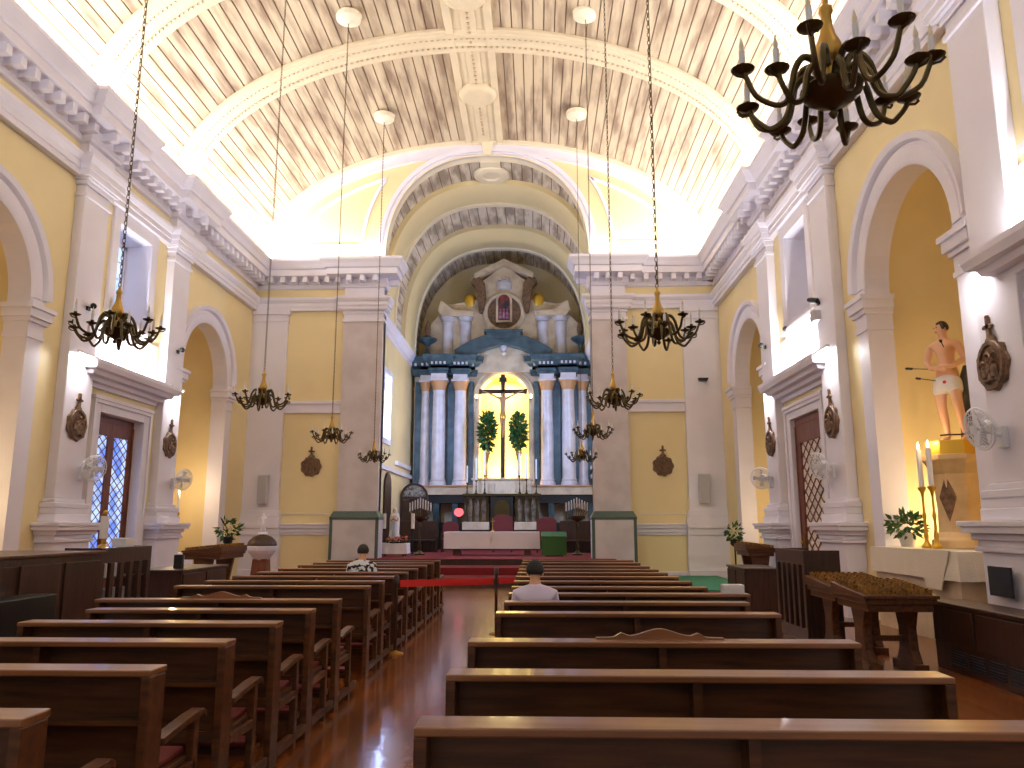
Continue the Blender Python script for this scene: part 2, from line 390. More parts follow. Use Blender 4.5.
    b.sweep(path, [(0, 9.24), (.08, 9.26), (.1, 9.32), (.12, 9.34), (.12, 9.54), (.5, 9.58), (.5, 9.78), (.56, 9.8), (.62, 9.92), (.7, 10.02), (.7, 10.1), (0, 10.12)], 'plan')
    t = struct(b.build('entablature', WHT)); t.name = 'trim_2' if S == 'L' else 'trim_3'
    # modillion blocks under the cornice
    b = MB(Wp)
    def blocks(p, q):
        P, Q = Vector(p), Vector(q); L = (Q-P).length
        if L < .3: return
        d = (Q-P)/L; nn = Vector((d.y, -d.x)); k = max(1, int(L/.36))
        for i in range(k):
            c0 = P+d*(L*(i+.5)/k)
            a_ = [c0-d*.075+nn*.1, c0+d*.075+nn*.1, c0+d*.075+nn*.44, c0-d*.075+nn*.44]
            b.add([(u.x, u.y, 9.38) for u in a_]+[(u.x, u.y, 9.57) for u in a_], [(0,3,2,1),(4,5,6,7),(0,1,5,4),(1,2,6,5),(2,3,7,6),(3,0,4,7)])
    for i in range(len(path)-1): blocks(path[i], path[i+1])
    b.build('modillions', WHT, t)['kind'] = 'stuff'
    b = MB(W)
    for a, e in PIL: b.box(a-.04, e+.04, 0, .2, 8.55, 9.3)
    b.build('frieze_block', WHT, wall)
    # cove tubes lying on the cornice
    b = MB(Wp)
    for i in range(18):
        y0 = -2.4+i*1.5; b.tube([(XL+.36, y0, 10.17), (XL+.36, y0+1.3, 10.17)], .02)
    b.build('cove_tube', TUBES, t)['kind'] = 'stuff'
    # ---- windows
    for i, c in enumerate(WIN):
        nm = 'window_%d' % (i+1+(2 if S == 'R' else 0))
        b = MB(W); b.box(c-.6, c+.6, -.58, -.56, 6.45, 8.1)
        wn = struct(b.build(nm, PANE if S == 'L' else PANE2))
        b = MB(W)
        for s0, s1, z0, z1 in ((c-.6, c-.53, 6.45, 8.1), (c+.53, c+.6, 6.45, 8.1), (c-.6, c+.6, 6.45, 6.53), (c-.6, c+.6, 8.03, 8.1), (c-.025, c+.025, 6.45, 8.1)): b.box(s0, s1, -.56, -.5, z0, z1)
        for k in range(1, 4): b.box(c-.6, c+.6, -.56, -.52, 6.45+k*.41-.015, 6.45+k*.41+.015)
        b.build('window_frame', WHT, wn)
    # ---- doors
    for i, c in enumerate(WIN):
        nm = 'door_%d' % (i+1+(2 if S == 'R' else 0)); d0, d1 = c-.85, c+1.0
        b = MB(W); b.box(d0, d1, -DR-.08, -DR, 3.80, 3.95); b.box(d0, d0+.05, -DR-.08, -DR+.02, 0, 3.80); b.box(d1-.05, d1, -DR-.08, -DR+.02, 0, 3.80)
        dr = struct(b.build(nm, RWOOD, bevel=.01))
        mid = (d0+d1)/2; zt_, zb_ = (3.52, .5) if S == 'L' else (3.40, .5)
        for q, (a, e) in enumerate(((d0+.05, mid), (mid, d1-.05)) if S == 'L' else ((d0+.05, d1-.05),)):
            st_ = .13 if S == 'L' else .24
            b = MB(W); b.poly([[(a, .02), (e, .02), (e, 3.80), (a, 3.80)], [(a+st_, zb_), (a+st_, zt_), (e-st_, zt_), (e-st_, zb_)]], -DR-.06, -DR, 'y')
            lf = b.build('door_leaf', RWOOD, dr, bevel=.006)
            b = MB(W); b.box(a+st_, e-st_, -DR-.05, -DR-.035, zb_, zt_); b.build('glass', PANEB if S == 'L' else PANEW, lf)
            b = MB(W); w_ = e-a-2*st_; k_ = .75; pit = .2 if S == 'L' else .27
            z = zb_-w_*k_
            while z < zt_:
                for sg in (1, -1):
                    p0 = Vector((a+st_, z)) if sg > 0 else Vector((e-st_, z)); p1 = Vector((p0.x+sg*w_, z+w_*k_))
                    t0 = max(0, (zb_-p0.y)/(p1.y-p0.y)); t1 = min(1, (zt_-p0.y)/(p1.y-p0.y))
                    if t1 > t0+.02:
                        A = p0+(p1-p0)*t0; B_ = p0+(p1-p0)*t1; b.tube([(A.x, -DR-.02, A.y), (B_.x, -DR-.02, B_.y)], .013 if S == 'L' else .014, 4)
                z += pit
            b.build('lattice', RWOOD, lf)
            hx = mid+(-.06 if q == 0 else .06) if S == 'L' else d1-.17
            b = MB(W); b.box(hx-.02, hx+.02, -DR, -DR+.03, 1.1, 1.4); b.ball((hx, -DR+.06, 1.22), .035); b.build('door_handle', BRASS, lf)
    return wall
mL = lambda x: x
mR = lambda x: -3.4-x
wallL = side('L', 'left', mL, -4.96, -6.25)
wallR = side('R', 'right', mR, -5.16, -6.3)

# ================================================================ front wall with chancel arch
def superz(x, a, b_, zc_, e=2.35):
    t = min(1, abs(x)/a); return zc_+b_*(1-t**e)**(1/e)
def nave_z(x, da=0, db=0): t = min(1, abs(x-AX)/(VA-da)); return 10.1+(VB-db)*math.sqrt(1-t*t)
OPB = 3.75
op = [(OPC-OPH*math.cos(PI*i/40), superz(OPH*math.cos(PI*i/40), OPH, OPB, 10.1)) for i in range(41)]
top = arc(AX, 10.1, VA+.05, 0, PI, 48, VB+.05)
b = MB(); b.face([[(XL, 0), (OPC-OPH, 0), (OPC-OPH, 10.1)]+op[1:-1]+[(OPC+OPH, 10.1), (OPC+OPH, 0), (-3.4-XL, 0)]+top], D1)
front = struct(b.build('wall_front', YEL, recalc=False))
b = MB(); L = [(OPC-OPH, 0)]+op+[(OPC+OPH, 0)]; n = len(L)
b.add([(x, D1, z) for x, z in L]+[(x, D1+.3, z) for x, z in L], [(i, i+1, n+i+1, n+i) for i in range(n-1)]); b.build('arch_soffit', CREAM, front, smooth=True)
def curve_band(name, path, prof, m_, parent, y=D1, closed=False):
    bb = MB(lambda x, h, z: (x, y-h, z)); bb.sweep(path, prof, 'elev', closed); return bb.build(name, m_, parent, smooth=True)
curve_band('archivolt', [(OPC-OPH, 10.0)]+op+[(OPC+OPH, 10.0)], [(0, 0), (0, .1), (-.05, .12), (-.06, .07), (-.15, .07), (-.17, .13), (-.3, .15), (-.33, .0)], WHT, front)
curve_band('archivolt_fillet', op, [(.0, .0), (.0, .14), (-.05, .14), (-.05, .0)], CREAM, front)
vpath = [(AX-(VA-.28)*math.cos(PI*i/48), 10.1+(VB-.22)*math.sin(PI*i/48)) for i in range(49)]
curve_band('vault_edge_band', vpath, [(-.14, 0), (-.14, .08), (.2, .08), (.22, .12), (.26, .12), (.26, 0)], WHT, front)
vpath2 = [(AX-(VA-.06)*math.cos(PI*i/48), 10.1+(VB-.02)*math.sin(PI*i/48)) for i in range(49)]
curve_band('vault_edge_fillet', vpath2, [(-.05, 0), (-.05, .2), (.1, .2), (.1, 0)], CREAM, front)
for sg in (-1, 1):
    pts = []; xs = [AX+sg*(VA-1.05)*(1-i/60) for i in range(61)]; cross = None
    upper = []; lower = []
    for x in xs:
        u = 10.1+(VB-.8)*math.sqrt(max(0, 1-((x-AX)/(VA-1.0))**2)); d = x-OPC
        l = superz(d, OPH+.85, OPB+.75, 10.1) if abs(d) < OPH+.85 else 10.1
        l = max(l, 10.75)
        if u < l: 
            if upper: break
            continue
        upper.append((x, u)); lower.append((x, l))
    if upper:
        loop = upper+[p for p in lower[::-1]]
        curve_band('spandrel_moulding', loop, [(-.05, 0), (-.05, .06), (.05, .06), (.05, 0)], WHT, front, closed=True)
b = MB(); b.poly([[(OPC-.13, 13.85), (OPC+.13, 13.85), (OPC+.2, 14.42), (OPC-.2, 14.42)]], D1-.22, D1, 'y'); b.build('keystone', CREAM, front)
for S, mx, pe, po in (('L', mL, -4.96, -6.25), ('R', mR, -5.16, -6.3)):
    Wp = lambda x, y, z, mx=mx: (mx(x), y, z)
    b = MB(Wp); b.box(XL, XL+1.15, D1-.16, D1, 1.65, 8.6)
    for z0, z1, o in ((1.65, 1.80, .1), (1.80, 1.92, .07), (1.92, 2.05, .05), (8.12, 8.2, .03), (8.36, 8.6, .07)): b.box(XL, XL+1.15+o, D1-.16-o, D1, z0, z1)
    b.build('pilaster', WHT, front, bevel=.012)
    b = MB(Wp); b.box(XL+1.15, po, D1-.10, D1, 5.12, 5.2); b.box(XL+1.15, po, D1-.06, D1, 5.2, 5.42); b.box(XL+1.15, po, D1-.12, D1, 5.42, 5.52); b.build('string_course', WHT, front, bevel=.01)
    b = MB(Wp)
    for z0, z1, o in ((1.30, 1.38, .06), (1.38, 1.5, .1), (1.5, 1.6, .16), (1.6, 1.65, .2)): b.box(XL, po, D1-o, D1, z0, z1)
    for z0, z1, o in ((0, .25, .26), (.25, 1.3, .2), (1.3, 1.5, .24), (1.5, 1.65, .3)): b.box(XL, XL+1.25, D1-o, D1, z0, z1)
    b.box(XL+1.25, po, D1-.06, D1, 0, .2)
    b.build('dado_rail', WHT, front, bevel=.01)
    b = MB(Wp); b.box(po, pe, D1-.16, D1+.3, 2.0, 8.1); b.build('pier', PLAST, front)
    b = MB(Wp); b.box(po, pe, D1-.16, D1+.3, 8.1, 9.3)
    for z0, z1, o in ((8.1, 8.2, .05), (8.36, 8.46, .04), (8.46, 8.6, .1)): b.box(po-o, pe+o, D1-.16-o, D1+.3, z0, z1)
    b.build('pier_capital', WHT, front, bevel=.01)
    b = MB(Wp); x0, x1 = po-.12, pe+.08; b.box(x0, x1, D1-.42, D1+.34, 0, 1.82); b.build('pier_base', PLAST, front)
    b = MB(Wp); b.frustum((x0+x1)/2, D1-.04, 1.82, 2.02, (x1-x0)/2+.03, .41, (x1-x0)/2-.08, .33)
    for xx in (x0, x1-.07): b.box(xx-.012, xx+.082, D1-.435, D1-.36, 0, 1.82)
    b.box(x0-.02, x1+.02, D1-.435, D1+.36, 1.76, 1.84)
    b.build('green_trim', GREEN, front, bevel=.008)
    b = MB(Wp); b.box(XL+1.2, XL+2.7, D1-.05, D1-.02, 1.93, 1.96); b.build('wall_conduit', WHT, front)

# ================================================================ vaults
def vault(name, cx, zc_, a, bz, y0, y1, boards, m_, gw=.045, dep=.035, e=2.0):
    mb = MB(); N = boards
    # arc-length table
    T = 720; pts = []
    for i in range(T+1):
        t = PI*i/T; pts.append((cx-a*math.cos(t), zc_+bz*max(0, 1-abs(math.cos(t))**e)**(1/e)))
    Ls = [0]
    for i in range(T): Ls.append(Ls[-1]+math.dist(pts[i], pts[i+1]))
    tot = Ls[-1]
    def at(s_):
        s_ = max(0, min(tot, s_)); lo = 0; hi = T
        while hi-lo > 1:
            m2 = (lo+hi)//2
            if Ls[m2] <= s_: lo = m2
            else: hi = m2
        f = (s_-Ls[lo])/max(1e-9, Ls[hi]-Ls[lo]); p = pts[lo]; q = pts[hi]
        d = Vector((q[0]-p[0], q[1]-p[1])).normalized()
        return Vector((p[0]+(q[0]-p[0])*f, p[1]+(q[1]-p[1])*f)), Vector((-d.y, d.x))
    pit = tot/N
    for i in range(N):
        A, nA = at(i*pit+gw/2); B_, nB = at((i+1)*pit-gw/2); M_, nM = at((i+.5)*pit)
        C_, nC = at((i+1)*pit+gw/2)
        mb.mi = 0
        mb.add([(p.x, y, p.y) for y in (y0, y1) for p in (A, M_, B_)], [(0, 1, 4, 3), (1, 2, 5, 4)])
        if i < N-1:
            mb.mi = 1; Bo = B_+nB*dep; Co = C_+nC*dep
            mb.add([(p.x, y, p.y) for y in (y0, y1) for p in (B_, Bo, Co, C_)], [(0, 1, 5, 4), (1, 2, 6, 5), (2, 3, 7, 6)])
    return struct(mb.build(name, [m_, GROOVE], recalc=False))
ceil = vault('ceiling', AX, 10.1, VA, VB, -4, D1, 68, PLANK, gw=.03, dep=.02)
def rib(y0, y1, a, bz, cx, zc_, name, m_, parent, th=.2, beads=True, n=64, e=2.0):
    # a band hanging under the vault; profile across y
    w_ = y1-y0
    prof = [(y0, 0), (y0, th*.55), (y0+.1*w_, th*.7), (y0+.12*w_, th), (y0+.28*w_, th), (y0+.31*w_, th*.8), (y0+.69*w_, th*.8), (y0+.72*w_, th), (y0+.88*w_, th), (y0+.9*w_, th*.7), (y1, th*.55), (y1, 0)] if beads else [(y0, 0), (y0, th), (y0+.05*w_, th+.04), (y1-.05*w_, th+.04), (y1, th), (y1, 0)]
    vs_ = []; k = len(prof); fs = []
    for i in range(n+1):
        t = PI*i/n
        for y, d in prof: vs_.append((cx-(a-d)*math.cos(t), y, zc_+(bz-d)*max(0, 1-abs(math.cos(t))**e)**(1/e)))
    for i in range(n):
        for q in range(k-1): fs.append((i*k+q, (i+1)*k+q, (i+1)*k+q+1, i*k+q+1))
    bb = MB(); bb.add(vs_, fs); o = bb.build(name, m_, parent, smooth=True, recalc=False)
    if beads:
        bb = MB()
        for i in range(150):
            t = PI*(i+.5)/150
            for yy in (y0+.31*w_, y0+.69*w_):
                x = cx-(a-th*.82)*math.cos(t); z = zc_+(bz-th*.82)*math.sin(t); bb.box(x-.03, x+.03, yy-.022, yy+.022, z-.03, z+.03)
        q = bb.build('bead_course', BEAD, o); q['kind'] = 'stuff'
    return o
for yc in (18.85, 14.9, 9.6, 5.0, 0.5): rib(yc-.5, yc+.5, VA, VB, AX, 10.1, 'rib', RIBM, ceil, .13)
b = MB()
zt = 10.1+VB
for s0, s1, d in ((-.62, -.42, .12), (-.42, -.2, .06), (-.2, .2, .09), (.2, .42, .06), (.42, .62, .12)): b.box(AX+s0, AX+s1, -4, D1, zt-d, zt+.0)
b.build('ridge_board', RIBM, ceil, bevel=.01)
b = MB()
for i in range(80):
    y = 8+i*.2; b.box(AX-.03, AX+.03, y, y+.1, zt-.12, zt-.09)
b.build('bead_course', BEAD, ceil)['kind'] = 'stuff'
def rose(x, y, z, r, parent, name='ceiling_rose', m_=RIBM):
    bb = MB(); bb.lathe([(.01, 0), (r*.35, -.03), (r*.5, .0), (r*.7, -.04), (r*.82, -.03), (r*.95, .02), (r, .08), (r, .16)], 28, (x, y, z-.1))
    o = bb.build(name, m_, parent, smooth=True); return o
rose(AX, 21.4, zt-.12, .56, ceil); rose(AX, 16.9, zt-.12, .56, ceil); rose(AX, 12.0, zt-.12, .56, ceil)
# chancel
CXC = -1.55; CH = 3.95; CZ = 8.9; CB = 5.0; CY0, CY1 = D1+.3, 35.6
cv = vault('ceiling', CXC, CZ, CH, CB, CY0, CY1, 40, PLANKG, gw=.03, dep=.02, e=2.5)
rib(26.4, 28.2, CH, CB, CXC, CZ, 'band', YEL, cv, .18, False, e=2.5); rib(30.7, 33.0, CH, CB, CXC, CZ, 'band', YEL, cv, .18, False, e=2.5)
rib(28.0, 28.25, CH, CB, CXC, CZ, 'band_moulding', CREAM, cv, .24, False, e=2.5); rib(32.85, 33.1, CH, CB, CXC, CZ, 'band_moulding', CREAM, cv, .24, False, e=2.5)
b = MB(); b.box(CXC-.35, CXC+.35, CY0, 26.4, CZ+CB-.08, CZ+CB); b.build('ridge_board', CREAM, cv)
b = MB(); b.lathe([(.3, .0), (.32, -.06), (.5, -.08), (.62, -.03), (.64, .05)], 24, (CXC, 25.9, CZ+CB-.1)); b.build('ceiling_rose', CREAM, cv, smooth=True)
for S, mx in (('left', mL), ('right', lambda x: 2*CXC-x)):
    X0 = CXC-CH
    Wc = lambda s, n, z, mx=mx: (mx(X0+n), s, z)
    b = MB(Wc); wz = [(27.5, 4.7), (28.7, 4.7), (28.7, 7.05), (27.5, 7.05)]
    b.face([[(CY0, 0), (CY1, 0), (CY1, 9.0), (CY0, 9.0)], wz], 0)
    wl = struct(b.build('wall_chancel_'+S, YEL2, recalc=False))
    b = MB(Wc); b.add([(s, 0, z) for s, z in wz]+[(s, -.35, z) for s, z in wz], [(i, (i+1) % 4, 4+(i+1) % 4, 4+i) for i in range(4)])
    for s0, s1, z0, z1 in ((27.3, 27.5, 4.5, 7.25), (28.7, 28.9, 4.5, 7.25), (27.5, 28.7, 7.05, 7.25), (27.5, 28.7, 4.5, 4.7)): b.box(s0, s1, 0, .06, z0, z1)
    b.build('window_surround', WHT, wl)
    b = MB(Wc); b.box(27.5, 28.7, -.37, -.35, 4.7, 7.05); wn = struct(b.build('window_5' if S == 'left' else 'window_6', PANEC))
    b = MB(Wc)
    for z in (5.3, 5.9, 6.5): b.box(27.5, 28.7, -.35, -.31, z-.02, z+.02)
    b.box(28.07, 28.13, -.35, -.31, 4.7, 7.05); b.build('window_frame', WHT, wn)
    b = MB(Wc); b.sweep([(CY0, 0), (CY1, 0)], [(-o, h) for o, h in [(0, 8.45), (.06, 8.47), (.08, 8.6), (.14, 8.64), (.2, 8.75), (.26, 8.82), (.28, 8.9), (0, 8.92)]], 'plan'); b.build('cornice', WHT, wl)
    b = MB(Wc); b.box(30.2, 33.4, 0, .12, 3.9, 4.05); b.box(CY0, CY1, 0, .1, 3.55, 3.7); b.build('string_course', WHT, wl)
    b = MB(Wc); b.add([(CY0, 0, 0), (CY0, 0, 9), (CY0, .54, 9), (CY0, .54, 0)], [(0, 1, 2, 3)]); b.build('return_wall', YEL2, wl)
    area('chancel_window_daylight', (mx(X0+.1), 28.1, 5.9), (1 if S == 'left' else -1, .55, -.1), 1.4, 2.2, 300, (.42, .58, 1.0))
b = MB(); b.face([[(CXC-CH-.2, 0), (CXC+CH+.2, 0), (CXC+CH+.2, CZ)]+[(CXC+(CH+.2)*math.cos(PI*i/24), CZ+(CB+.1)*max(0, 1-abs(math.cos(PI*i/24))**2.5)**.4) for i in range(25)]], CY1); struct(b.build('wall_back', YEL2, recalc=False))

# ================================================================ pews
PEW_N = {'leaflets': 0}
def make_pew(length, crest=False, thing_loc=(0,0,0), label='', group=''):
    """local frame: x 0..length, y 0 = far edge of the book ledge, seat towards +y, floor z 0"""
    t = thing('pew', label, 'pew', thing_loc, 0, group)
    L = length
    b = MB(); b.box(0, L, -.17, .0, .915, .945); b.build('book_ledge', WOODT, t, bevel=.006)
    b = MB(); b.box(.03, L-.03, -.045, -.02, .42, .915); b.box(.03, L-.03, -.15, -.02, .70, .72)
    for x in (L*.25, L*.5, L*.75)[1:2]: b.box(x-.02, x+.02, -.15, -.04, .72, .915)
    b.box(.03, L-.03, -.06, -.0, .38, .44); b.box(.03, L-.03, -.02, .03, .44, .5)
    b.build('backrest', WOOD, t)
    b = MB(); b.box(.03, L-.03, -.02, .42, .41, .44); b.build('seat', WOOD, t, bevel=.008)
    b = MB(); b.box(.06, L-.06, .02, .40, .44, .475); b.build('seat_cushion', BURG, t, bevel=.012)
    for x in (0, L-.045):
        b = MB(); b.box(x, x+.045, -.165, -.01, 0, .915); b.box(x, x+.045, .36, .42, 0, .62); b.box(x, x+.045, -.01, .40, .36, .41); b.box(x, x+.045, -.01, .67, .05, .11)
        e = b.build('end_frame', WOOD, t, bevel=.006)
        b = MB(); pts = [(-.01, .60), (.1, .615), (.3, .635), (.44, .64), (.48, .62)]; w_ = .035
        P = [(y, z+.012) for y, z in pts]+[(y, z-.022) for y, z in pts[::-1]]
        b.poly([P], x-.012, x+.057, 'x'); b.build('armrest', WOOD, e, bevel=.005)
    b = MB(); b.box(.05, L-.05, .50, .66, .16, .20); k = b.build('kneeler', WOOD, t)
    b = MB(); b.box(.07, L-.07, .505, .655, .20, .245); b.build('kneeler_pad', BURG, k, bevel=.012)
    if crest:
        b = MB(); c = L*.5; top_ = []
        for i in range(41):
            u = -1+2*i/40; z = .945+.010+.042*math.exp(-(u/.32)**2)+.022*math.exp(-((abs(u)-.6)/.08)**2)+.008*(1-abs(u))
            top_.append((c+u*.37, z))
        b.poly([top_+[(c+.37, .94), (c-.37, .94)]], -.06, -.02, 'y'); b.build('carved_crest', WOODT, t, bevel=.004)
    return t
RP = [2.88, 3.80, 4.80, 6.26, 7.13, 7.98, 8.80, 9.66, 10.52, 11.38, 12.22, 13.14, 14.3, 15.3]
LP = [2.95, 3.86, 4.73, 5.60, 6.42, 7.27, 8.82, 9.62, 10.48, 11.38, 12.30, 13.3, 14.2, 15.1]
RX = [-.41, -.41, -.40, -.32, -.29, -.28]+[-.28]*8
for i, y in enumerate(RP):
    xe = 2.05 if i == 5 else (1.82)
    make_pew(xe-RX[i], i == 2, (RX[i], y, 0), 'wooden pew of the right block, %s from the camera%s' % (ORD[i], ', with a carved crest' if i == 2 else ''), 'pews of the right block')
for i, y in enumerate(LP):
    x0 = -3.56 if i in (3, 4) else -3.97
    make_pew(-1.77-(0.06 if i > 5 else 0)-x0, i == 5, (x0, y, 0), 'wooden pew of the left block, %s from the camera%s' % (ORD[i], ', with a carved crest' if i == 5 else ''), 'pews of the left block')
b = MB(); b.box(1.80, 2.0, 7.83, 7.97, .945, 1.03); tag(b.build('paper_box', WPL, bevel=.005), 'small white box on the right end of a right hand pew', 'box')

# ================================================================ chandeliers
def make_chandelier(label, group, loc, drop):
    t = thing('chandelier', label, 'chandelier', loc, 0, group)      # local z 0 = lowest finial
    b = MB(); b.lathe([(.004, 0), (.018, .015), (.022, .03), (.01, .045), (.03, .06), (.085, .085), (.13, .12), (.145, .15), (.13, .165), (.06, .175)], 20); b.build('lower_bowl', BRONZE, t, smooth=True)
    b = MB(); b.lathe([(.05, .17), (.062, .2), (.068, .23), (.05, .27), (.03, .29), (.05, .31), (.066, .34), (.06, .38), (.04, .43), (.028, .48), (.024, .54), (.034, .56), (.03, .585), (.014, .6), (.012, .64)], 20); b.build('stem', BRASS, t, smooth=True)
    b = MB(); z = .62; k = 0
    while z < drop:
        h_ = .062; rr = .0045; w_ = .015
        ring = [(w_*math.cos(a), h_/2*math.sin(a)) for a in [2*PI*i/8 for i in range(8)]]
        P = [((p, 0, z+h_/2+q) if k % 2 == 0 else (0, p, z+h_/2+q)) for p, q in ring]; P.append(P[0]); b.tube(P, rr, 4); z += h_-.012; k += 1
    b.tube([(.012, 0, .6), (.016, .006, drop*.5), (.012, 0, drop)], .004, 4)
    b.build('chain', BRONZE, t)
    b = MB(); b.lathe([(.02, drop-.12), (.12, drop-.08), (.26, drop-.05), (.3, drop-.03), (.32, drop+.1)], 24); b.build('ceiling_rose', CREAM, t, smooth=True)
    for i in range(14):
        up = i % 2; a = 2*PI*i/14+.13
        r_ = .435 if up else .385; zt_ = .245 if up else .15; r0 = .06; z0 = .25 if up else .17
        pts = [(r0, z0), (r0+.03, z0+.055), (r0+.075, z0+.06), (r0+.115, z0+.0), (r0+.135, z0-.08), (.225, .03+.05*up), (.285, .0+.055*up), (r_-.06, .03+.065*up), (r_-.02, zt_-.07), (r_, zt_-.02)]
        # smooth
        q = [Vector((p[0]*math.cos(a), p[0]*math.sin(a), p[1])) for p in pts]
        sm = []
        for j in range(len(q)-1):
            p0 = q[max(0, j-1)]; p1 = q[j]; p2 = q[j+1]; p3 = q[min(len(q)-1, j+2)]
            for s_ in (0, .33, .66): 
                s2 = s_*s_; s3 = s2*s_; sm.append(.5*((2*p1)+(-p0+p2)*s_+(2*p0-5*p1+4*p2-p3)*s2+(-p0+3*p1-3*p2+p3)*s3))
        sm.append(q[-1])
        b = MB(); b.tube(sm, [.0185-.007*j/len(sm) for j in range(len(sm))], 7)
        e = q[-1]; o_ = Vector((math.cos(a), math.sin(a), 0)); b.tube([e-o_*.01+Vector((0,0,-.035)), e+o_*.03+Vector((0,0,-.03)), e+o_*.05+Vector((0,0,-.012)), e+o_*.04+Vector((0,0,.003))], .007, 5)
        arm = b.build('arm', BRONZE, t, smooth=True)
        b = MB(); b.lathe([(.008, -.022), (.02, -.014), (.05, -.004), (.056, .004), (.045, .002), (.016, .01), (.016, .03), (.001, .032)], 14, tuple(q[-1])); b.build('drip_pan', BRONZE, arm, smooth=True)
        b = MB(); b.lathe([(.0145, .028), (.0145, .10), (.001, .102)], 8, tuple(q[-1])); b.build('candle_sleeve', WPL, arm, smooth=True)
        b = MB(); b.lathe([(.004, .098), (.011, .115), (.012, .125), (.006, .15), (.001, .172)], 8, tuple(q[-1])); b.build('bulb', BULB, arm, smooth=True)
    return t
def vault_z(x): return nave_z(x)-.02
proto = make_chandelier('dark brass chandelier hanging close overhead at upper right, largest in view', 'brass chandeliers of the right row', (1.415, 3.454, 3.49), vault_z(1.3)-3.49)
cl = [(1.31, 8.15, 3.49, 'R', 'second'), (1.27, 12.75, 3.49, 'R', 'third'), (1.27, 17.45, 3.50, 'R', 'fourth'), (1.27, 22.0, 3.35, 'R', 'farthest'),
      (-4.47, 7.93, 3.49, 'L', 'nearest'), (-4.52, 12.6, 3.49, 'L', 'second'), (-4.60, 17.3, 3.42, 'L', 'third'), (-4.62, 22.0, 3.35, 'L', 'farthest')]
for k, (x, y, z, s, o) in enumerate(cl):
    side_ = 'right' if s == 'R' else 'left'
    c = copy_tree(proto, (x, y, z), .2*k+.1, 'dark brass candle style chandelier on a long chain, %s of the %s row' % (o, side_), 'brass chandeliers of the %s row' % side_)

# ================================================================ wall fittings
SIDES = {'L': (mL, 1, 'left'), 'R': (mR, -1, 'right')}
def wall_place(S, s, z, n=.2):
    """location on the pilaster face and the z rotation that turns local +x away from the wall"""
    mx, sg, nm = SIDES[S]; return (mx(XL+n), s, z), (0 if S == 'L' else PI)
def relief(loc, rz, label):
    t = thing('station_of_the_cross', label, 'wall plaque', loc, rz, 'carved wooden wall plaques')
    b = MB(); n = 36; o = []
    for i in range(n):
        a = 2*PI*i/n; r = .335*(1+.06*math.cos(9*a))+.02*math.cos(2*a); o.append((r*math.cos(a)*.92, r*math.sin(a)-.08))
    b.poly([o], 0, .04, 'x'); fr = b.build('frame', TERRA, t, bevel=.02)
    b = MB(); b.lathe([(.24, .03), (.25, .07), (.3, .07), (.31, .02)], 30); b.fn = lambda x, y, z: (z, x*.9, y-.08); b.build('rim', TERRA, fr, smooth=True)
    b = MB(lambda x, y, z: (x, y, z-.08)); rnd = random.Random(3)
    for (yy, zz, hh) in ((-.1, -.05, .2), (.0, .02, .26), (.1, -.06, .2), (.03, -.13, .13)):
        b.lathe([(.01, -hh/2), (.06, -hh/2), (.05, hh*.1), (.03, hh*.3), (.01, hh*.33)], 8, (.07, yy, zz), .7, 1); b.ball((.09, yy, zz+hh*.42), .03, 8, 5)
    b.box(.05, .08, -.2, .2, -.2, -.16); b.tube([(.09, -.17, -.1), (.1, .17, .14)], .014, 5); b.tube([(.1, .02, .16), (.1, .14, .02)], .012, 5)
    b.build('figures', TERRA, t, smooth=True)
    b = MB(); b.box(.01, .05, -.03, .03, .24, .52); b.box(.01, .05, -.075, .075, .38, .43); b.ball((.035, 0, .53), .03); b.ball((.035, -.08, .405), .026); b.ball((.035, .08, .405), .026)
    b.lathe([(.12, .18), (.11, .25), (.05, .3), (.03, .34)], 10, (.02, 0, 0), .3, 1); b.build('cross_finial', TERRA, t, smooth=True)
    return t
rz = 0
P0 = [('L', 14.95, 'beside the left lattice door, nearer to the camera'), ('L', 18.9, 'beyond the left lattice door'),
      ('R', 9.6, 'beside the statue niche at the right edge'), ('R', 14.95, 'between the statue niche and the right lattice door'), ('R', 18.9, 'beyond the right lattice door')]
for S, s, d in P0:
    loc, r = wall_place(S, s, 3.62, .2); relief(loc, r, 'round carved relief plaque %s' % d)
relief((-7.15, D1, 3.5), -PI/2, 'round carved relief plaque on the yellow wall left of the chancel arch')
relief((3.95, D1, 3.5), -PI/2, 'round carved relief plaque on the yellow wall right of the chancel arch')
def picture_light(loc, rz, label, S):
    t = thing('wall_lamp', label, 'lamp', loc, rz, 'strip lamps above the plaques')
    b = MB(); b.box(0, .10, -.04, .04, -.05, .02); b.box(.08, .15, -.34, .34, .0, .05); b.build('housing', WPL, t, bevel=.008)
    b = MB(); b.tube([(.115, -.3, -.01), (.115, .3, -.01)], .014); b.build('tube', TUBE, t)
    sg = 1 if S == 'L' else -1
    area('wall_lamp_light', (loc[0]+sg*.12, loc[1], loc[2]-.04), (-.35*sg, 0, -1), .6, .08, 40, (1, .96, .94))
for S, s, d in P0:
    loc, r = wall_place(S, s, 4.93, .2); picture_light(loc, r, 'white strip lamp above the plaque %s' % d, S)
for S in 'LR':
    mx, sg, nm = SIDES[S]
    for c in WIN:
        loc = (mx(XL+.3), c, 4.97)
        t = thing('strip_lamp', 'lit strip lamp lying on the door hood, %s wall%s' % (nm, '' if c > 10 else ' near the camera'), 'lamp', (mx(XL+.28), c, 4.92), 0, 'strip lamps on the door hoods')
        b = MB(); b.box(-.04, .04, -1.2, 1.2, 0, .03); b.build('housing', WPL, t)
        b = MB(); b.tube([(0, -1.15, .05), (0, 1.15, .05)], .016); b.build('tube', TUBE, t)
        area('hood_light', (mx(XL+.26), c, 4.99), (-.55*sg, 0, 1), 2.3, .08, 120, (1, .97, .95))
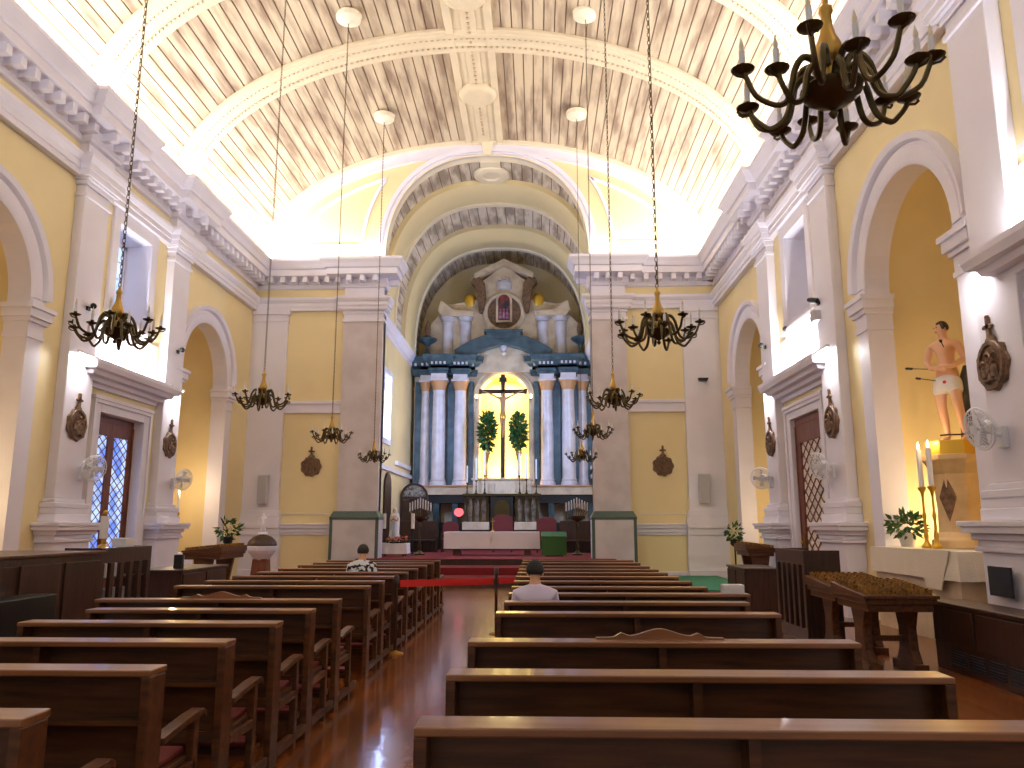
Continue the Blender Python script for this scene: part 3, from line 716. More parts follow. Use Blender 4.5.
def wall_fan(S, s, z, yaw, label):
    loc, r = wall_place(S, s, z, .2)
    t = thing('wall_fan', label, 'fan', loc, r, 'white wall fans')
    b = MB(); b.box(0, .05, -.06, .06, -.12, .1); b.build('mount', WPL, t, bevel=.01)
    b = MB(); b.tube([(.04, 0, 0), (.12, 0, .03), (.16, 0, .05)], .025); b.build('arm', WPL, t, smooth=True)
    t.scale = (1.2,)*3
    hd = bpy.data.objects.new('head', None); C.objects.link(hd); hd.parent = t; hd.location = (.2, 0, .08); hd.rotation_euler = (0, math.radians(12), yaw)
    b = MB(lambda x, y, z: (z, x, y)); b.lathe([(.06, -.1), (.075, -.04), (.07, .0), (.02, .02)], 14); b.build('motor', WPL, hd, smooth=True)
    b = MB(lambda x, y, z: (z, x, y))
    for rr, zz in ((.215, .05), (.2, .02), (.2, .08), (.15, .1), (.09, .115), (.15, .0)):
        ring = [(rr*math.cos(2*PI*i/28), rr*math.sin(2*PI*i/28), zz) for i in range(29)]; b.tube(ring, .004 if rr < .21 else .009, 4)
    for i in range(28):
        a = 2*PI*i/28; c_, s_ = math.cos(a), math.sin(a)
        b.tube([(.04*c_, .04*s_, .118), (.12*c_, .12*s_, .11), (.2*c_, .2*s_, .08), (.215*c_, .215*s_, .05), (.2*c_, .2*s_, .02), (.1*c_, .1*s_, -.01)], .0028, 3)
    b.lathe([(.001, .125), (.045, .122), (.045, .108)], 16); b.build('guard', WPL, hd, smooth=True)
    b = MB(lambda x, y, z: (z, x, y))
    for k in range(4):
        a = PI/2*k; P = []
        for q, (rr, da, zz) in enumerate(((.03, -.2, .04), (.17, -.35, .065), (.18, .2, .03), (.03, .4, .02))): P.append((rr*math.cos(a+da), rr*math.sin(a+da), zz))
        b.add(P+[(x, y, z-.006) for x, y, z in P], [(0,1,2,3), (7,6,5,4), (0,4,5,1), (1,5,6,2), (2,6,7,3), (3,7,4,0)])
    b.build('blades', GPL, hd)
    return t
wall_fan('L', 14.95+.3, 2.62, -.5, 'white wall fan below the nearer plaque left of the lattice door'); wall_fan('L', 19.2, 2.62, -.5, 'white wall fan below the plaque beside the far left niche')
wall_fan('R', 9.55, 2.66, .1, 'white wall fan below the plaque at the right edge'); wall_fan('R', 15.05, 2.62, .3, 'white wall fan beside the right lattice door, nearer to the camera'); wall_fan('R', 19.0, 2.62, .9, 'white wall fan beyond the right lattice door')
def speaker(x, label):
    t = thing('loudspeaker', label, 'speaker', (x, D1-.16, 2.7), 0, 'pale grey loudspeakers')
    b = MB(); b.box(-.15, .15, -.24, -.02, -.45, .45); b.build('cabinet', GPL, t, bevel=.015)
    b = MB(); b.box(-.13, .13, -.255, -.24, -.42, .42); b.build('grille', mat('speaker_grille', srgb(178, 176, 180), .7, bump=.3, bscale=120), t, bevel=.004)
    b = MB(); b.box(-.04, .04, -.03, 0, -.1, .1); b.build('bracket', GPL, t)
speaker(-8.55, 'pale grey loudspeaker on the corner pilaster left of the chancel'); speaker(5.15, 'pale grey loudspeaker on the corner pilaster right of the chancel')
def spot(S, s, z, n, ang, label, lamp=False):
    loc, r = wall_place(S, s, z, n); t = thing('spotlight', label, 'spotlight', loc, r, 'small black spotlights')
    b = MB(); b.box(0, .04, -.05, .05, -.04, .04); b.tube([(.03, 0, 0), (.1, 0, .03)], .014); b.build('bracket', BLACK, t)
    b = MB(); d = Vector((math.cos(ang), math.sin(ang), -.35)).normalized(); c = Vector((.12, 0, .06))
    b.tube([c-d*.12, c-d*.05, c+d*.10, c+d*.105], [.035, .055, .06, .05], 10); b.build('lamp_head', BLACK, t, smooth=True)
    if lamp:
        b = MB(); b.box(.02, .14, -.1, .1, -.36, -.16); b.box(.14, .16, -.12, .12, -.38, -.14); b.build('flood_lamp', GPL, t, bevel=.01)
spot('R', 15.2, 5.95, .2, 2.2, 'black spotlight with a grey flood lamp beneath it, right pilaster', True); spot('R', 17.6, 5.98, .0, 1.2, 'tiny black spotlight at the sill of the right clerestory window')
spot('R', 18.9, 5.9, .2, 1.2, 'black spotlight on the pilaster beyond the right clerestory window'); spot('L', 18.95, 5.9, .2, -1.0, 'black spotlight on the pilaster beyond the left clerestory window')
spot('L', 14.95, 5.9, .2, -1.0, 'black spotlight on the pilaster behind the left chandelier')
b = MB(); 
t = thing('security_camera', 'small dark camera on a bracket high on the right corner pilaster', 'camera', (5.35, D1-.16, 6.05)); b.box(-.05, .05, -.05, 0, -.1, .0); b.build('bracket', WPL, t)
b = MB(); b.frustum(-.1, -.14, .0, .1, .12, .07, .16, .09); b.build('housing', BLACK, t, bevel=.01)

# ================================================================ figures
def skin_body(name, joints, edges, m_, parent=None, levels=2, root=0):
    """joints: list of (pos, radius or (rx, ry)); edges: pairs"""
    me = bpy.data.meshes.new(name); me.from_pydata([j[0] for j in joints], edges, []); me.materials.append(m_)
    o = bpy.data.objects.new(name, me); C.objects.link(o)
    if parent is not None: o.parent = parent
    md = o.modifiers.new('skin', 'SKIN'); md.use_smooth_shade = True
    for i, sv in enumerate(me.skin_vertices[0].data):
        r = joints[i][1]; sv.radius = r if isinstance(r, tuple) else (r, r); sv.use_root = (i == root)
    sb = o.modifiers.new('sub', 'SUBSURF'); sb.levels = levels; sb.render_levels = levels
    return o
def face_hair(parent, c, r, fwd, hair_m, skin_m, bald=0.0):
    """hair cap and features around head centre c; fwd = unit vector of the face"""
    f = Vector(fwd).normalized(); up = Vector((0,0,1)); s = up.cross(f).normalized()
    b = MB(); n, m = 16, 9; vs_ = []
    for i in range(m+1):
        th = PI*.62*i/m
        for j in range(n):
            ph = 2*PI*j/n; d = up*math.cos(th)+(f*math.cos(ph)+s*math.sin(ph))*math.sin(th)
            front = d.dot(f); lim = .45+.5*max(0, front)
            rr = r*(1.06 if d.z > -.1 else 1.06-.38*(-.1-d.z)) if not (front > .45 and d.z < .62) else r*.86
            q = Vector(c)+Vector((d.x*rr, d.y*rr, d.z*rr*1.22)); vs_.append(q)
    fs = [(i*n+j, i*n+(j+1) % n, (i+1)*n+(j+1) % n, (i+1)*n+j) for i in range(m) for j in range(n)]
    b.add(vs_, fs); b.build('hair', hair_m, parent, smooth=True)
def seated(name, label, loc, shirt, hair, printed=False, scale=1.0, hands_fwd=.34, lean=.06):
    """person sitting, facing +y, origin on the floor below the hips; seat height .475"""
    t = thing(name, label, 'person', loc); t.scale = (scale,)*3
    J = [((0, 0, .56), (.155, .115)), ((0, -.01, .70), (.145, .11)), ((0, 0, .90), (.165, .115)), ((0, .02, 1.05), (.14, .095)), ((0, .035, 1.12), (.055, .055)), ((0, .055, 1.18), (.052, .062)), ((0, .065, 1.26), (.064, .078)), ((0, .055, 1.33), (.055, .066)),
         ((-.15, .015, 1.045), .055), ((-.195, .02, .80), .045), ((-.16, .22, .68), .036), ((-.1, .33, .64), .030), ((-.07, .38, .62), (.036, .02)),
         ((.15, .015, 1.045), .055), ((.195, .02, .80), .045), ((.16, .22, .68), .036), ((.1, .33, .64), .030), ((.07, .38, .62), (.036, .02)),
         ((-.1, .1, .55), .088), ((-.14, .42, .53), .066), ((-.14, .44, .28), .052), ((-.14, .42, .10), .038), ((-.15, .46, .045), .035), ((-.16, .58, .035), .026),
         ((.1, .1, .55), .088), ((.14, .42, .53), .066), ((.14, .44, .28), .052), ((.14, .42, .10), .038), ((.15, .46, .045), .035), ((.16, .58, .035), .026),
         ((0, .15, 1.235), (.018, .018)), ((0, .172, 1.225), (.012, .012))]
    E_ = [(0,1),(1,2),(2,3),(3,4),(4,5),(5,6),(6,7),(3,8),(8,9),(9,10),(10,11),(11,12),(3,13),(13,14),(14,15),(15,16),(16,17),(0,18),(18,19),(19,20),(20,21),(21,22),(22,23),(0,24),(24,25),(25,26),(26,27),(27,28),(28,29),(6,30),(30,31)]
    # five fingers on each hand
    for wi, sg in ((12, -1), (17, 1)):
        wp = J[wi][0]
        for k in range(5):
            if k < 4:
                a = (wp[0]+sg*(.025-.017*k), wp[1]+.035, wp[2]); p2 = (a[0]-sg*.006, a[1]+.035-.004*abs(k-1), a[2]-.008); p3 = (p2[0]-sg*.006, p2[1]+.018, p2[2]-.02)
            else: a = (wp[0]-sg*.04, wp[1]+.0, wp[2]+.008); p2 = (a[0]-sg*.012, a[1]+.03, a[2]+.004); p3 = (p2[0]-.002*sg, p2[1]+.018, p2[2])
            i0 = len(J); J += [(a, .010), (p2, .0085), (p3, .007)]; E_ += [(wi, i0), (i0, i0+1), (i0+1, i0+2)]
    skin_body('body', J, E_, SKIN, t)
    T = [((0, 0, .50), (.165, .13)), ((0, -.012, .68), (.15, .12)), ((0, 0, .90), (.165, .12)), ((0, .02, 1.06), (.13, .095)), ((0, .032, 1.145), (.06, .062)),
         ((-.17, .015, 1.035), .07), ((-.195, .02, .85), .062), ((-.202, .03, .77), .06), ((.17, .015, 1.035), .07), ((.195, .02, .85), .062), ((.202, .03, .77), .06)]
    skin_body('shirt', T, [(0,1),(1,2),(2,3),(3,4),(3,5),(5,6),(6,7),(3,8),(8,9),(9,10)], shirt, t)
    Q = [((0, 0, .56), (.18, .13)), ((-.1, .12, .565), .10), ((-.14, .43, .54), .08), ((-.14, .45, .28), .068), ((-.14, .43, .12), .058), ((.1, .12, .565), .10), ((.14, .43, .54), .08), ((.14, .45, .28), .068), ((.14, .43, .12), .058)]
    skin_body('trousers', Q, [(0,1),(1,2),(2,3),(3,4),(0,5),(5,6),(6,7),(7,8)], TROUS, t)
    for sg in (-1, 1):
        b = MB(); b.ball((sg*.155, .50, .04), .06, 10, 6, .75, 1.9, .6); b.build('shoe', BLACK, t, smooth=True)
        b = MB(); b.ball((sg*.074, .06, 1.235), .02, 8, 6, .5, .9, 1.4); b.build('ear', SKIN, t, smooth=True)
        b = MB(); b.ball((sg*.03, .148, 1.262), .011, 8, 6); b.build('eye', HAIR, t, smooth=True)
    b = MB(); b.box(-.022, .022, .143, .151, 1.195, 1.202); b.build('mouth', BURG, t)
    face_hair(t, (0, .060, 1.262), .084, (0, 1, 0), hair, SKIN)
    return t
seated('person', 'person with short black hair in a pale lilac shirt, seated in the right pews', (-.02, 7.36, 0), SHIRT, HAIR, scale=.94)
seated('person', 'person with greying hair in a black and white patterned top, seated in the left pews', (-2.56, 11.60, 0), PRINT, HAIR2, scale=.97)

def leafy(mb, c, rx, ry, rz_, n, size, rnd, droop=.2):
    for i in range(n):
        while True:
            d = Vector((rnd.uniform(-1, 1), rnd.uniform(-1, 1), rnd.uniform(-1, 1)))
            if .25 < d.length < 1: break
        p = Vector(c)+Vector((d.x*rx, d.y*ry, d.z*rz_)); u = (d+Vector((rnd.uniform(-.6, .6), rnd.uniform(-.6, .6), rnd.uniform(-.4, .5)-droop))).normalized()
        s_ = u.cross(Vector((rnd.random(), rnd.random(), rnd.random()+.1))).normalized(); L = size*rnd.uniform(.7, 1.3); nrm = u.cross(s_)
        mb.add([p, p+u*L*.45+s_*L*.24+nrm*L*.05, p+u*L+nrm*-.08*L, p+u*L*.45-s_*L*.24+nrm*L*.05], [(0, 1, 2, 3)])
def candle(mb, x, y, z, h_, r=.012): mb.lathe([(r, 0), (r, h_), (.001, h_+.004)], 8, (x, y, z))
def flame(mb, x, y, z, s_=1): mb.lathe([(.001, 0), (.012*s_, .015*s_), (.013*s_, .03*s_), (.006*s_, .055*s_), (.001, .075*s_)], 8, (x, y, z))
STICK = [(.09, 0), (.095, .03), (.05, .06), (.03, .1), (.045, .14), (.03, .2), (.022, .32), (.04, .38), (.022, .44), (.02, .6), (.035, .66), (.07, .7), (.075, .72), (.03, .73)]
def candlestick(name, label, loc, h_, ch, m_, lit=False, r=.8, group=None, cr=.02):
    t = thing(name, label, 'candlestick', loc, 0, group); k = h_/.73
    b = MB(); b.lathe([(rr*r, z*k) for rr, z in STICK], 14); b.build('stick', m_, t, smooth=True)
    b = MB(); candle(b, 0, 0, h_, ch, cr); cd = b.build('candle', WPL, t, smooth=True)
    if lit: b = MB(); flame(b, 0, 0, h_+ch+.005, 1.5); b.build('flame', FLAME, cd, smooth=True)
    return t

# ================================================================ right niche: altar table, Saint statue, plant
b = MB(); b.box(5.62, 7.1, 10.85, 13.45, 0, 1.2)
na = thing('side_altar', 'stone side altar with a long white lace cloth in the right niche', 'altar', (0, 0, 0)); b.build('altar_block', BEIG, na)
def cloth(x0, x1, y0, y1, zt_, zb, amp, nsub, seed=1, sides='xy', var=.0):
    mb = MB(); rnd = random.Random(seed)
    loop = []
    for i in range(nsub): loop.append((x0+(x1-x0)*i/nsub, y0, 0, -1))
    for i in range(nsub): loop.append((x1, y0+(y1-y0)*i/nsub, 1, 0))
    for i in range(nsub): loop.append((x1-(x1-x0)*i/nsub, y1, 0, 1))
    for i in range(nsub): loop.append((x0, y1-(y1-y0)*i/nsub, -1, 0))
    n = len(loop); rows = 5; vs_ = []
    for r in range(rows):
        f = r/(rows-1)
        for i, (x, y, nx, ny) in enumerate(loop):
            wv = amp*f*(1+math.sin(i*1.35+seed)+.4*math.sin(i*2.9)); zz = zt_+(zb-zt_)*f+(var*math.sin(i*.9+seed)*f)
            vs_.append((x+nx*wv, y+ny*wv, zz))
    mb.add(vs_, [(r*n+i, r*n+(i+1) % n, (r+1)*n+(i+1) % n, (r+1)*n+i) for r in range(rows-1) for i in range(n)]+[tuple(range(n))])
    return mb
t = cloth(5.56, 7.15, 10.75, 13.5, 1.25, .86, .012, 36, 2).build('lace_border', LACE, None, smooth=True)
t.name = 'altar_cloth'; tag(t, 'white lace cloth draped over the side altar below the statue', 'tablecloth')
b = MB(); b.add([(5.545, y, z) for y, z in ((10.9, 1.26), (11.9, 1.26), (11.6, .74), (11.2, .72))]+[(5.53, y, z) for y, z in ((10.9, 1.26), (11.9, 1.26), (11.6, .74), (11.2, .72))], [(0,1,2,3), (7,6,5,4), (0,4,5,1), (1,5,6,2), (2,6,7,3), (3,7,4,0)])
tag(b.build('altar_scarf', LACE), 'folded corner of pale cloth hanging from the front of the side altar', 'cloth')
ped = thing('statue_pedestal', 'pale stone pedestal with a dark lozenge and gold top under the saint statue', 'pedestal', (6.40, 12.15, 1.256), math.radians(35))
b = MB(); b.lathe([(.44, 0), (.44, .12), (.38, .16), (.33, .24), (.32, .6), (.35, 1.1), (.44, 1.26), (.48, 1.31), (.48, 1.39), (.001, 1.391)], 8, (0,0,0)); b.build('shaft', STONE, ped, bevel=.01)
b = MB(); b.poly([[(0, .4), (.12, .75), (0, 1.1), (-.12, .75)]], -.335, -.30, 'x'); b.build('lozenge', TERRA, ped)
b = MB(); b.lathe([(.42, 1.391), (.42, 1.60), (.001, 1.601)], 8); b.build('gold_plinth', GOLD, ped, bevel=.012)
zb = 1.256+1.602
sv = thing('saint_statue', 'painted statue of a bare chested man tied to a stump, with white loincloth and arrows', 'statue', (6.40, 12.15, zb), math.radians(-50)); sv.scale = (1.03, 1.05, .93)
# local: figure faces -y before rotation
J = [((0, 0, 1.12), (.15, .11)), ((.02, -.01, 1.30), (.125, .095)), ((.01, 0, 1.5), (.165, .115)), ((0, 0, 1.64), (.15, .10)), ((0, -.01, 1.74), (.06, .06)), ((0, -.02, 1.83), (.068, .075)), ((0, -.03, 1.92), (.082, .095)), ((0, -.02, 2.0), (.07, .08)),
     ((-.2, 0, 1.62), .068), ((-.27, -.02, 1.36), .054), ((-.14, -.19, 1.22), .042), ((-.03, -.24, 1.20), .032), ((.02, -.25, 1.17), (.04, .025)),
     ((.2, 0, 1.62), .068), ((.29, -.02, 1.36), .054), ((.16, -.18, 1.22), .042), ((.06, -.24, 1.23), .032), ((.01, -.265, 1.21), (.04, .025)),
     ((-.09, 0, 1.02), .105), ((-.10, -.05, .62), .075), ((-.09, .0, .35), .062), ((-.08, .04, .09), .038), ((-.08, 0, .04), .036), ((-.1, -.14, .03), .028),
     ((.09, 0, 1.02), .105), ((.16, -.12, .64), .075), ((.16, -.03, .36), .062), ((.17, .05, .10), .038), ((.17, .02, .04), .036), ((.19, -.13, .03), .028), ((-.062, -.105, 1.885), (.016, .02)), ((-.074, -.122, 1.87), .012)]
E_ = [(0,1),(1,2),(2,3),(3,4),(4,5),(5,6),(6,7),(3,8),(8,9),(9,10),(10,11),(11,12),(3,13),(13,14),(14,15),(15,16),(16,17),(0,18),(18,19),(19,20),(20,21),(21,22),(22,23),(0,24),(24,25),(25,26),(26,27),(27,28),(28,29),(6,30),(30,31)]
for wi, sg in ((12, 1), (17, -1)):
    wp = J[wi][0]
    for k in range(4):
        a = (wp[0]+sg*.035, wp[1]-.01, wp[2]-.028+.018*k); p2 = (a[0]+sg*.035, a[1]-.005, a[2]-.012); p3 = (p2[0]+sg*.02, p2[1]+.012, p2[2]-.015)
        i0 = len(J); J += [(a, .0115), (p2, .010), (p3, .008)]; E_ += [(wi, i0), (i0, i0+1), (i0+1, i0+2)]
    a = (wp[0]-sg*.005, wp[1]-.02, wp[2]+.04); i0 = len(J); J += [(a, .011), ((a[0]+sg*.025, a[1]-.006, a[2]+.015), .009)]; E_ += [(wi, i0), (i0, i0+1)]
skin_body('body', J, E_, PSKIN, sv)
skin_body('loincloth', [((0, 0, 1.16), (.17, .13)), ((0, 0, 1.04), (.19, .15)), ((-.10, -.01, .90), .13), ((-.11, -.03, .74), .112), ((.10, -.02, .90), .13), ((.14, -.07, .74), .108)], [(0,1),(1,2),(2,3),(1,4),(4,5)], WROBE, sv)
face_hair(sv, (0, -.02, 1.93), .094, (-.6, -.8, 0), BHAIR, PSKIN)
for sg in (-1, 1):
    b = MB(); b.ball((-.06+sg*.024, -.1-sg*.018, 1.925), .011, 8, 6); b.build('eye', HAIR, sv, smooth=True)
    b = MB(); b.ball((sg*.07, -.02-sg*.054, 1.895), .02, 8, 6, .7, .8, 1.4); b.build('ear', PSKIN, sv, smooth=True)
b = MB(); b.ball((-.058, -.098, 1.846), .015, 8, 5, 1, 1, .4); b.build('mouth', BURG, sv)
b = MB(); b.tube([(.22, .22, 0), (.2, .2, .5), (.2, .17, .95), (.26, .2, 1.25)], [.19, .14, .13, .10], 10); b.tube([(.22, .18, .8), (.42, .2, 1.05), (.46, .16, 1.2)], [.07, .05, .04], 8); b.build('tree_stump', GREYT, sv, smooth=True)
b = MB(); b.ball((.02, -.155, .98), .028, 8, 5, 1, .4, 1); b.build('wound', REDB, sv, smooth=True)
for (p, q) in (((-.12, -.13, 1.22), (-.42, -.40, 1.25)), ((-.1, -.16, 1.02), (-.30, -.36, 1.07)), ((.05, -.12, 1.56), (.08, -.3, 1.66))):
    b = MB(); P, Q = Vector(p), Vector(q); b.tube([P, Q], .008, 5); b.tube([P+(Q-P)*.72, P+(Q-P)*.76, P+(Q-P)*.96, Q], [.008, .022, .022, .01], 5); b.build('arrow', BLACK, sv)
b = MB(); b.tube([(-.17, -.02, .12), (-.06, -.03, .12), (.1, .0, .11), (.22, -.01, .12)], .014, 5); b.build('rope', BHAIR, sv)
candlestick('candlestick', 'gold candlestick with a lit white candle, left of the pair by the statue', (5.86, 12.16, 1.256), .92, .56, GOLD, True, cr=.04)
candlestick('candlestick', 'gold candlestick with a lit white candle, closest to the statue pedestal', (5.86, 11.86, 1.256), .92, .56, GOLD, True, cr=.04)
point('niche_candle_and_fill_light', (5.86, 12.1, 2.88), 9, (1, .68, .34), .06); point('niche_candle_and_fill_light', (7.1, 12.9, 1.7), 60, (1, .76, .44), .15)  # first at the lit candles; second is an added fill hidden behind the pedestal
rnd = random.Random(5)
pl = thing('potted_plant', 'dark green leafy plant in a pot on the side altar left of the statue', 'plant', (6.0, 13.08, 1.256))
b = MB(); b.lathe([(.1, 0), (.14, .2), (.15, .22), (.12, .21)], 14); b.build('pot', GPL, pl, smooth=True)
b = MB(); leafy(b, (0, 0, .34), .28, .3, .17, 170, .13, rnd); b.build('foliage', LEAF, pl, recalc=False)
# right: votive stands, rack, cabinets, heater cover
def votive(loc, rz, label, w_=1.05, d_=.62, h_=0.0):
    t = thing('votive_stand', label, 'votive stand', loc, rz, 'wooden votive lamp stands')
    H = lambda z: z+h_
    b = MB(); b.box(-d_/2, d_/2, -w_/2, w_/2, H(.74), H(.80)); b.box(-d_/2+.03, d_/2-.03, -w_/2+.03, w_/2-.03, H(.66), H(.74)); b.build('top', WOOD, t, bevel=.01)
    for sg in (-1, 1):
        b = MB(); y = sg*(w_/2-.14); b.poly([[(-.22, .08), (.22, .08), (.14, .22), (.12, .45), (.2, H(.66)), (-.2, H(.66)), (-.12, .45), (-.14, .22)]], y-.05, y+.05, 'y'); b.box(-.28, .28, y-.08, y+.08, 0, .08); b.build('leg', WOOD, t, bevel=.008)
    b = MB(); b.box(-.03, .03, -w_/2+.2, w_/2-.2, .3, .36); b.build('stretcher', WOOD, t)
    za = (lambda x: H(.84)+.08*(x+d_/2)/d_)
    b = MB(); a_, c_ = d_/2+.02, w_/2+.02; z0, z1 = za(-a_), za(a_)
    b.add([(-a_, -c_, z0), (a_, -c_, z1), (a_, c_, z1), (-a_, c_, z0), (-a_, -c_, H(.80)), (a_, -c_, H(.80)), (a_, c_, H(.80)), (-a_, c_, H(.80))], [(0,1,2,3), (7,6,5,4), (0,4,5,1), (1,5,6,2), (2,6,7,3), (3,7,4,0)]); b.build('tray', WOOD, t, bevel=.006)
    b = MB(); nx, ny = int((d_-.1)/.085), int((w_-.1)/.085)
    for i in range(nx+1):
        for j in range(ny+1):
            x = -d_/2+.05+i*(d_-.1)/nx; y = -w_/2+.05+j*(w_-.1)/ny
            b.lathe([(.018, 0), (.028, .055), (.024, .055), (.01, .02)], 7, (x, y, za(x)))
    q = b.build('votive_glasses', VOTG, t, smooth=True); q['kind'] = 'stuff'
    return t
votive((4.08, 10.65, 0), PI/2, 'wooden votive stand with rows of gold lamps below the statue, farther of the pair', .78, .95, h_=.0)
votive((3.98, 9.42, 0), PI/2, 'wooden votive stand with rows of gold lamps below the statue, nearer of the pair', .78, .95, h_=.0)
votive((4.95, 18.3, 0), PI, 'wooden votive stand near the green carpet at right', 1.1, .62, h_=.26)
votive((-6.9, 16.9, 0), 0, 'wooden votive stand with gold lamps at the left wall', 1.4, .8, h_=.24)
def slat_rack(loc, rz, w_, h_, label):
    t = thing('slatted_stand', label, 'wooden stand', loc, rz, 'slatted wooden stands')
    b = MB()
    b.box(-.05, 0, -w_/2, w_/2, h_-.2, h_); b.box(-.05, 0, -w_/2, w_/2, .0, .18)
    for i in range(6): y = -w_/2+.05+i*(w_-.1)/5; b.box(-.05, 0, y-.05, y+.05, .18, h_-.2)
    b.build('slatted_front', DWOOD, t, bevel=.006)
    for sg in (-1, 1): b = MB(); y = sg*w_/2; b.box(-.5, -.05, y-.02-(.02 if sg > 0 else -.02), y+.02-(.02 if sg > 0 else -.02), 0, h_); b.build('side_panel', DWOOD, t)
    b = MB()
    for k in range(3): b.box(-.48, -.05, -w_/2+.04, w_/2-.04, .2+k*.34, .22+k*.34)
    sh = b.build('shelf', DWOOD, t)
    b = MB(); rnd = random.Random(2)
    for k in range(3):
        y = -w_/2+.08
        while y < w_/2-.1: 
            if rnd.random() < .5: b.box(-.3, -.12, y, y+.05, .22+k*.34, .4+k*.34)
            y += .09
    b.build('leaflets', WPL, sh)['kind'] = 'stuff'
    return t
slat_rack((3.70, 11.88, 0), PI, 1.3, 1.25, 'tall dark slatted wooden stand between the right pews and the votive stands')
slat_rack((-5.7, 10.95, 0), 0, 1.35, 1.3, 'dark slatted wooden rack holding leaflets beside the left counter')
def cabinet(x0, x1, y0, y1, h_, label, vents=False, m_=DWOOD, face=-1):
    t = thing('low_cabinet', label, 'cabinet', ((x0+x1)/2, (y0+y1)/2, 0)); a, d = (x1-x0)/2, (y1-y0)/2
    b = MB(); b.box(-a, a, -d, d, 0, h_-.04); b.build('body', m_, t, bevel=.008)
    b = MB(); b.box(-a-.03, a+.03, -d-.03, d+.03, h_-.04, h_); b.build('top', m_, t, bevel=.008)
    fx = face*a
    n = max(2, int(2*d/.8))
    for i in range(n):
        ya, yb = -d+2*d*i/n+.03, -d+2*d*(i+1)/n-.03; b = MB(); b.box(min(fx, fx+face*.02), max(fx, fx+face*.02), ya, yb, .3 if vents else .06, h_-.07); b.build('panel', m_, t, bevel=.005)
    if vents:
        k = int(2*d/.36)
        for i in range(k):
            ya = -d+.06+i*.36; g = MB(); 
            for q in range(6): g.box(min(fx, fx+face*.02), max(fx, fx+face*.02), ya, ya+.28, .07+q*.03, .085+q*.03)
            g.build('vent_grille', TROUS, t)
    return t
cabinet(4.62, 5.0, 4.2, 9.6, .74, 'long low dark heater cover with vent grilles at the right edge', True)
cabinet(3.92, 4.6, 15.2, 16.6, .80, 'low dark cabinet behind the slatted stand at right')
cabinet(-6.4, -5.62, 12.5, 14.3, .90, 'low dark cabinet between the left slatted rack and the votive stand', face=1)
b = MB(); b.box(-5.95, -5.82, 12.9, 13.0, .9, 1.12); tag(b.build('card_holder', BLACK, bevel=.006), 'small dark upright card holder on the low left cabinet', 'card holder')
# dark switch plate / panel on the right near pedestal
b = MB(); b.box(-3.4-XL-.47, -3.4-XL-.44, 9.3, 9.75, .78, 1.12); tag(b.build('notice_plate', TROUS, bevel=.005), 'small dark plate on the white pedestal at the right edge', 'plate')
# left counter
t = thing('reception_counter', 'large dark wooden counter by the left wall with a raised desk', 'counter', (-5.6, 8.0, 0))
b = MB(); b.box(-1.3, 0, -1.2, 2.15, 0, 1.24); b.build('body', DWOOD, t, bevel=.01)
b = MB(); b.box(-1.33, .03, -1.23, 2.18, 1.24, 1.275); b.build('top', WOOD, t, bevel=.008)
for i in range(4): b = MB(); b.box(0, .02, -1.15+i*.82, -.4+i*.82, .1, 1.16); b.build('panel', DWOOD, t, bevel=.006)
b = MB(); b.box(-.0, .32, -1.0, .65, .3, .86); b.box(.0, .3, -.95, -.85, 0, .3); b.box(.0, .3, .5, .6, 0, .3); tag(b.build('dark_recess_box', BLACK, loc=(-5.57, 8.0, 0), bevel=.01), 'long black box standing in for the dark recess of the left counter', 'bench')  # black box added in place of the dark recess under the counter
t = thing('open_desk', 'dark wooden desk with an open black recess in front of the counter', 'desk', (-5.2, 6.35, 0))
b = MB(); b.box(-.4, .25, -1.6, .3, 1.08, 1.14); b.build('top', WOOD, t, bevel=.008)
b = MB(); b.box(-.4, .2, .22, .28, 0, 1.08); b.box(-.4, .2, -1.58, -1.52, 0, 1.08); b.build('side_panel', DWOOD, t)
b = MB(); b.box(-.4, -.36, -1.5, .22, 0, 1.08); b.build('back_panel', BLACK, t)
b = MB(); b.box(-.3, .2, -1.52, .22, .9, 1.08); b.build('apron', DWOOD, t)
t = thing('notice_stand', 'white card in a brass holder standing on the slatted rack', 'sign', (-5.85, 10.55, 1.3))
b = MB(); b.lathe([(.07, 0), (.06, .03), (.02, .05), (.02, .12)], 12); b.build('base', BRASS, t, smooth=True)
b = MB(); b.box(-.01, .01, -.09, .09, .12, .42); b.build('card', WPL, t); b = MB(); b.ball((0, 0, .47), .03); b.build('knob', GOLD, t, smooth=True)
b = MB(); b.box(-5.95, -5.75, 10.95, 11.2, 1.3, 1.42); tag(b.build('tissue_box', WPL, bevel=.01), 'small white box on top of the slatted rack', 'box')
# niche at left: candle, plant
candlestick('candlestick', 'brass candlestick with a lit candle in the far left niche', (-9.95, 21.6, .85), 1.1, .5, GOLD, True, cr=.035)
cabinet(-10.6, -9.7, 20.0, 22.2, .85, 'white cloth covered altar table inside the far left niche', m_=CLOTH, face=1)
cabinet(6.1, 7.1, 20.0, 22.2, .98, 'pale altar table inside the far right niche', m_=CLOTH)
point('niche_candle_and_fill_light', (-9.9, 21.6, 2.6), 34, (1, .72, .42), .08); point('niche_candle_and_fill_light', (6.3, 20.9, 1.8), 30, (1, .7, .35), .08); point('niche_candle_and_fill_light', (-10.4, 12.2, 2.0), 60, (1, .76, .44), .15)  # first at the candle, second without one; third is fill added for the niche
t = thing('potted_plant', 'dark plant on a tall thin stand beside the left votive stand', 'plant', (-7.0, 17.8, 0))
b = MB(); b.lathe([(.16, 0), (.14, .03), (.02, .06), (.02, 1.15), (.1, 1.2), (.12, 1.34), (.1, 1.33)], 10); b.build('stand', BLACK, t, smooth=True)
b = MB(); leafy(b, (0, 0, 1.5), .24, .24, .2, 110, .13, rnd); b.build('foliage', LEAF, t, recalc=False)
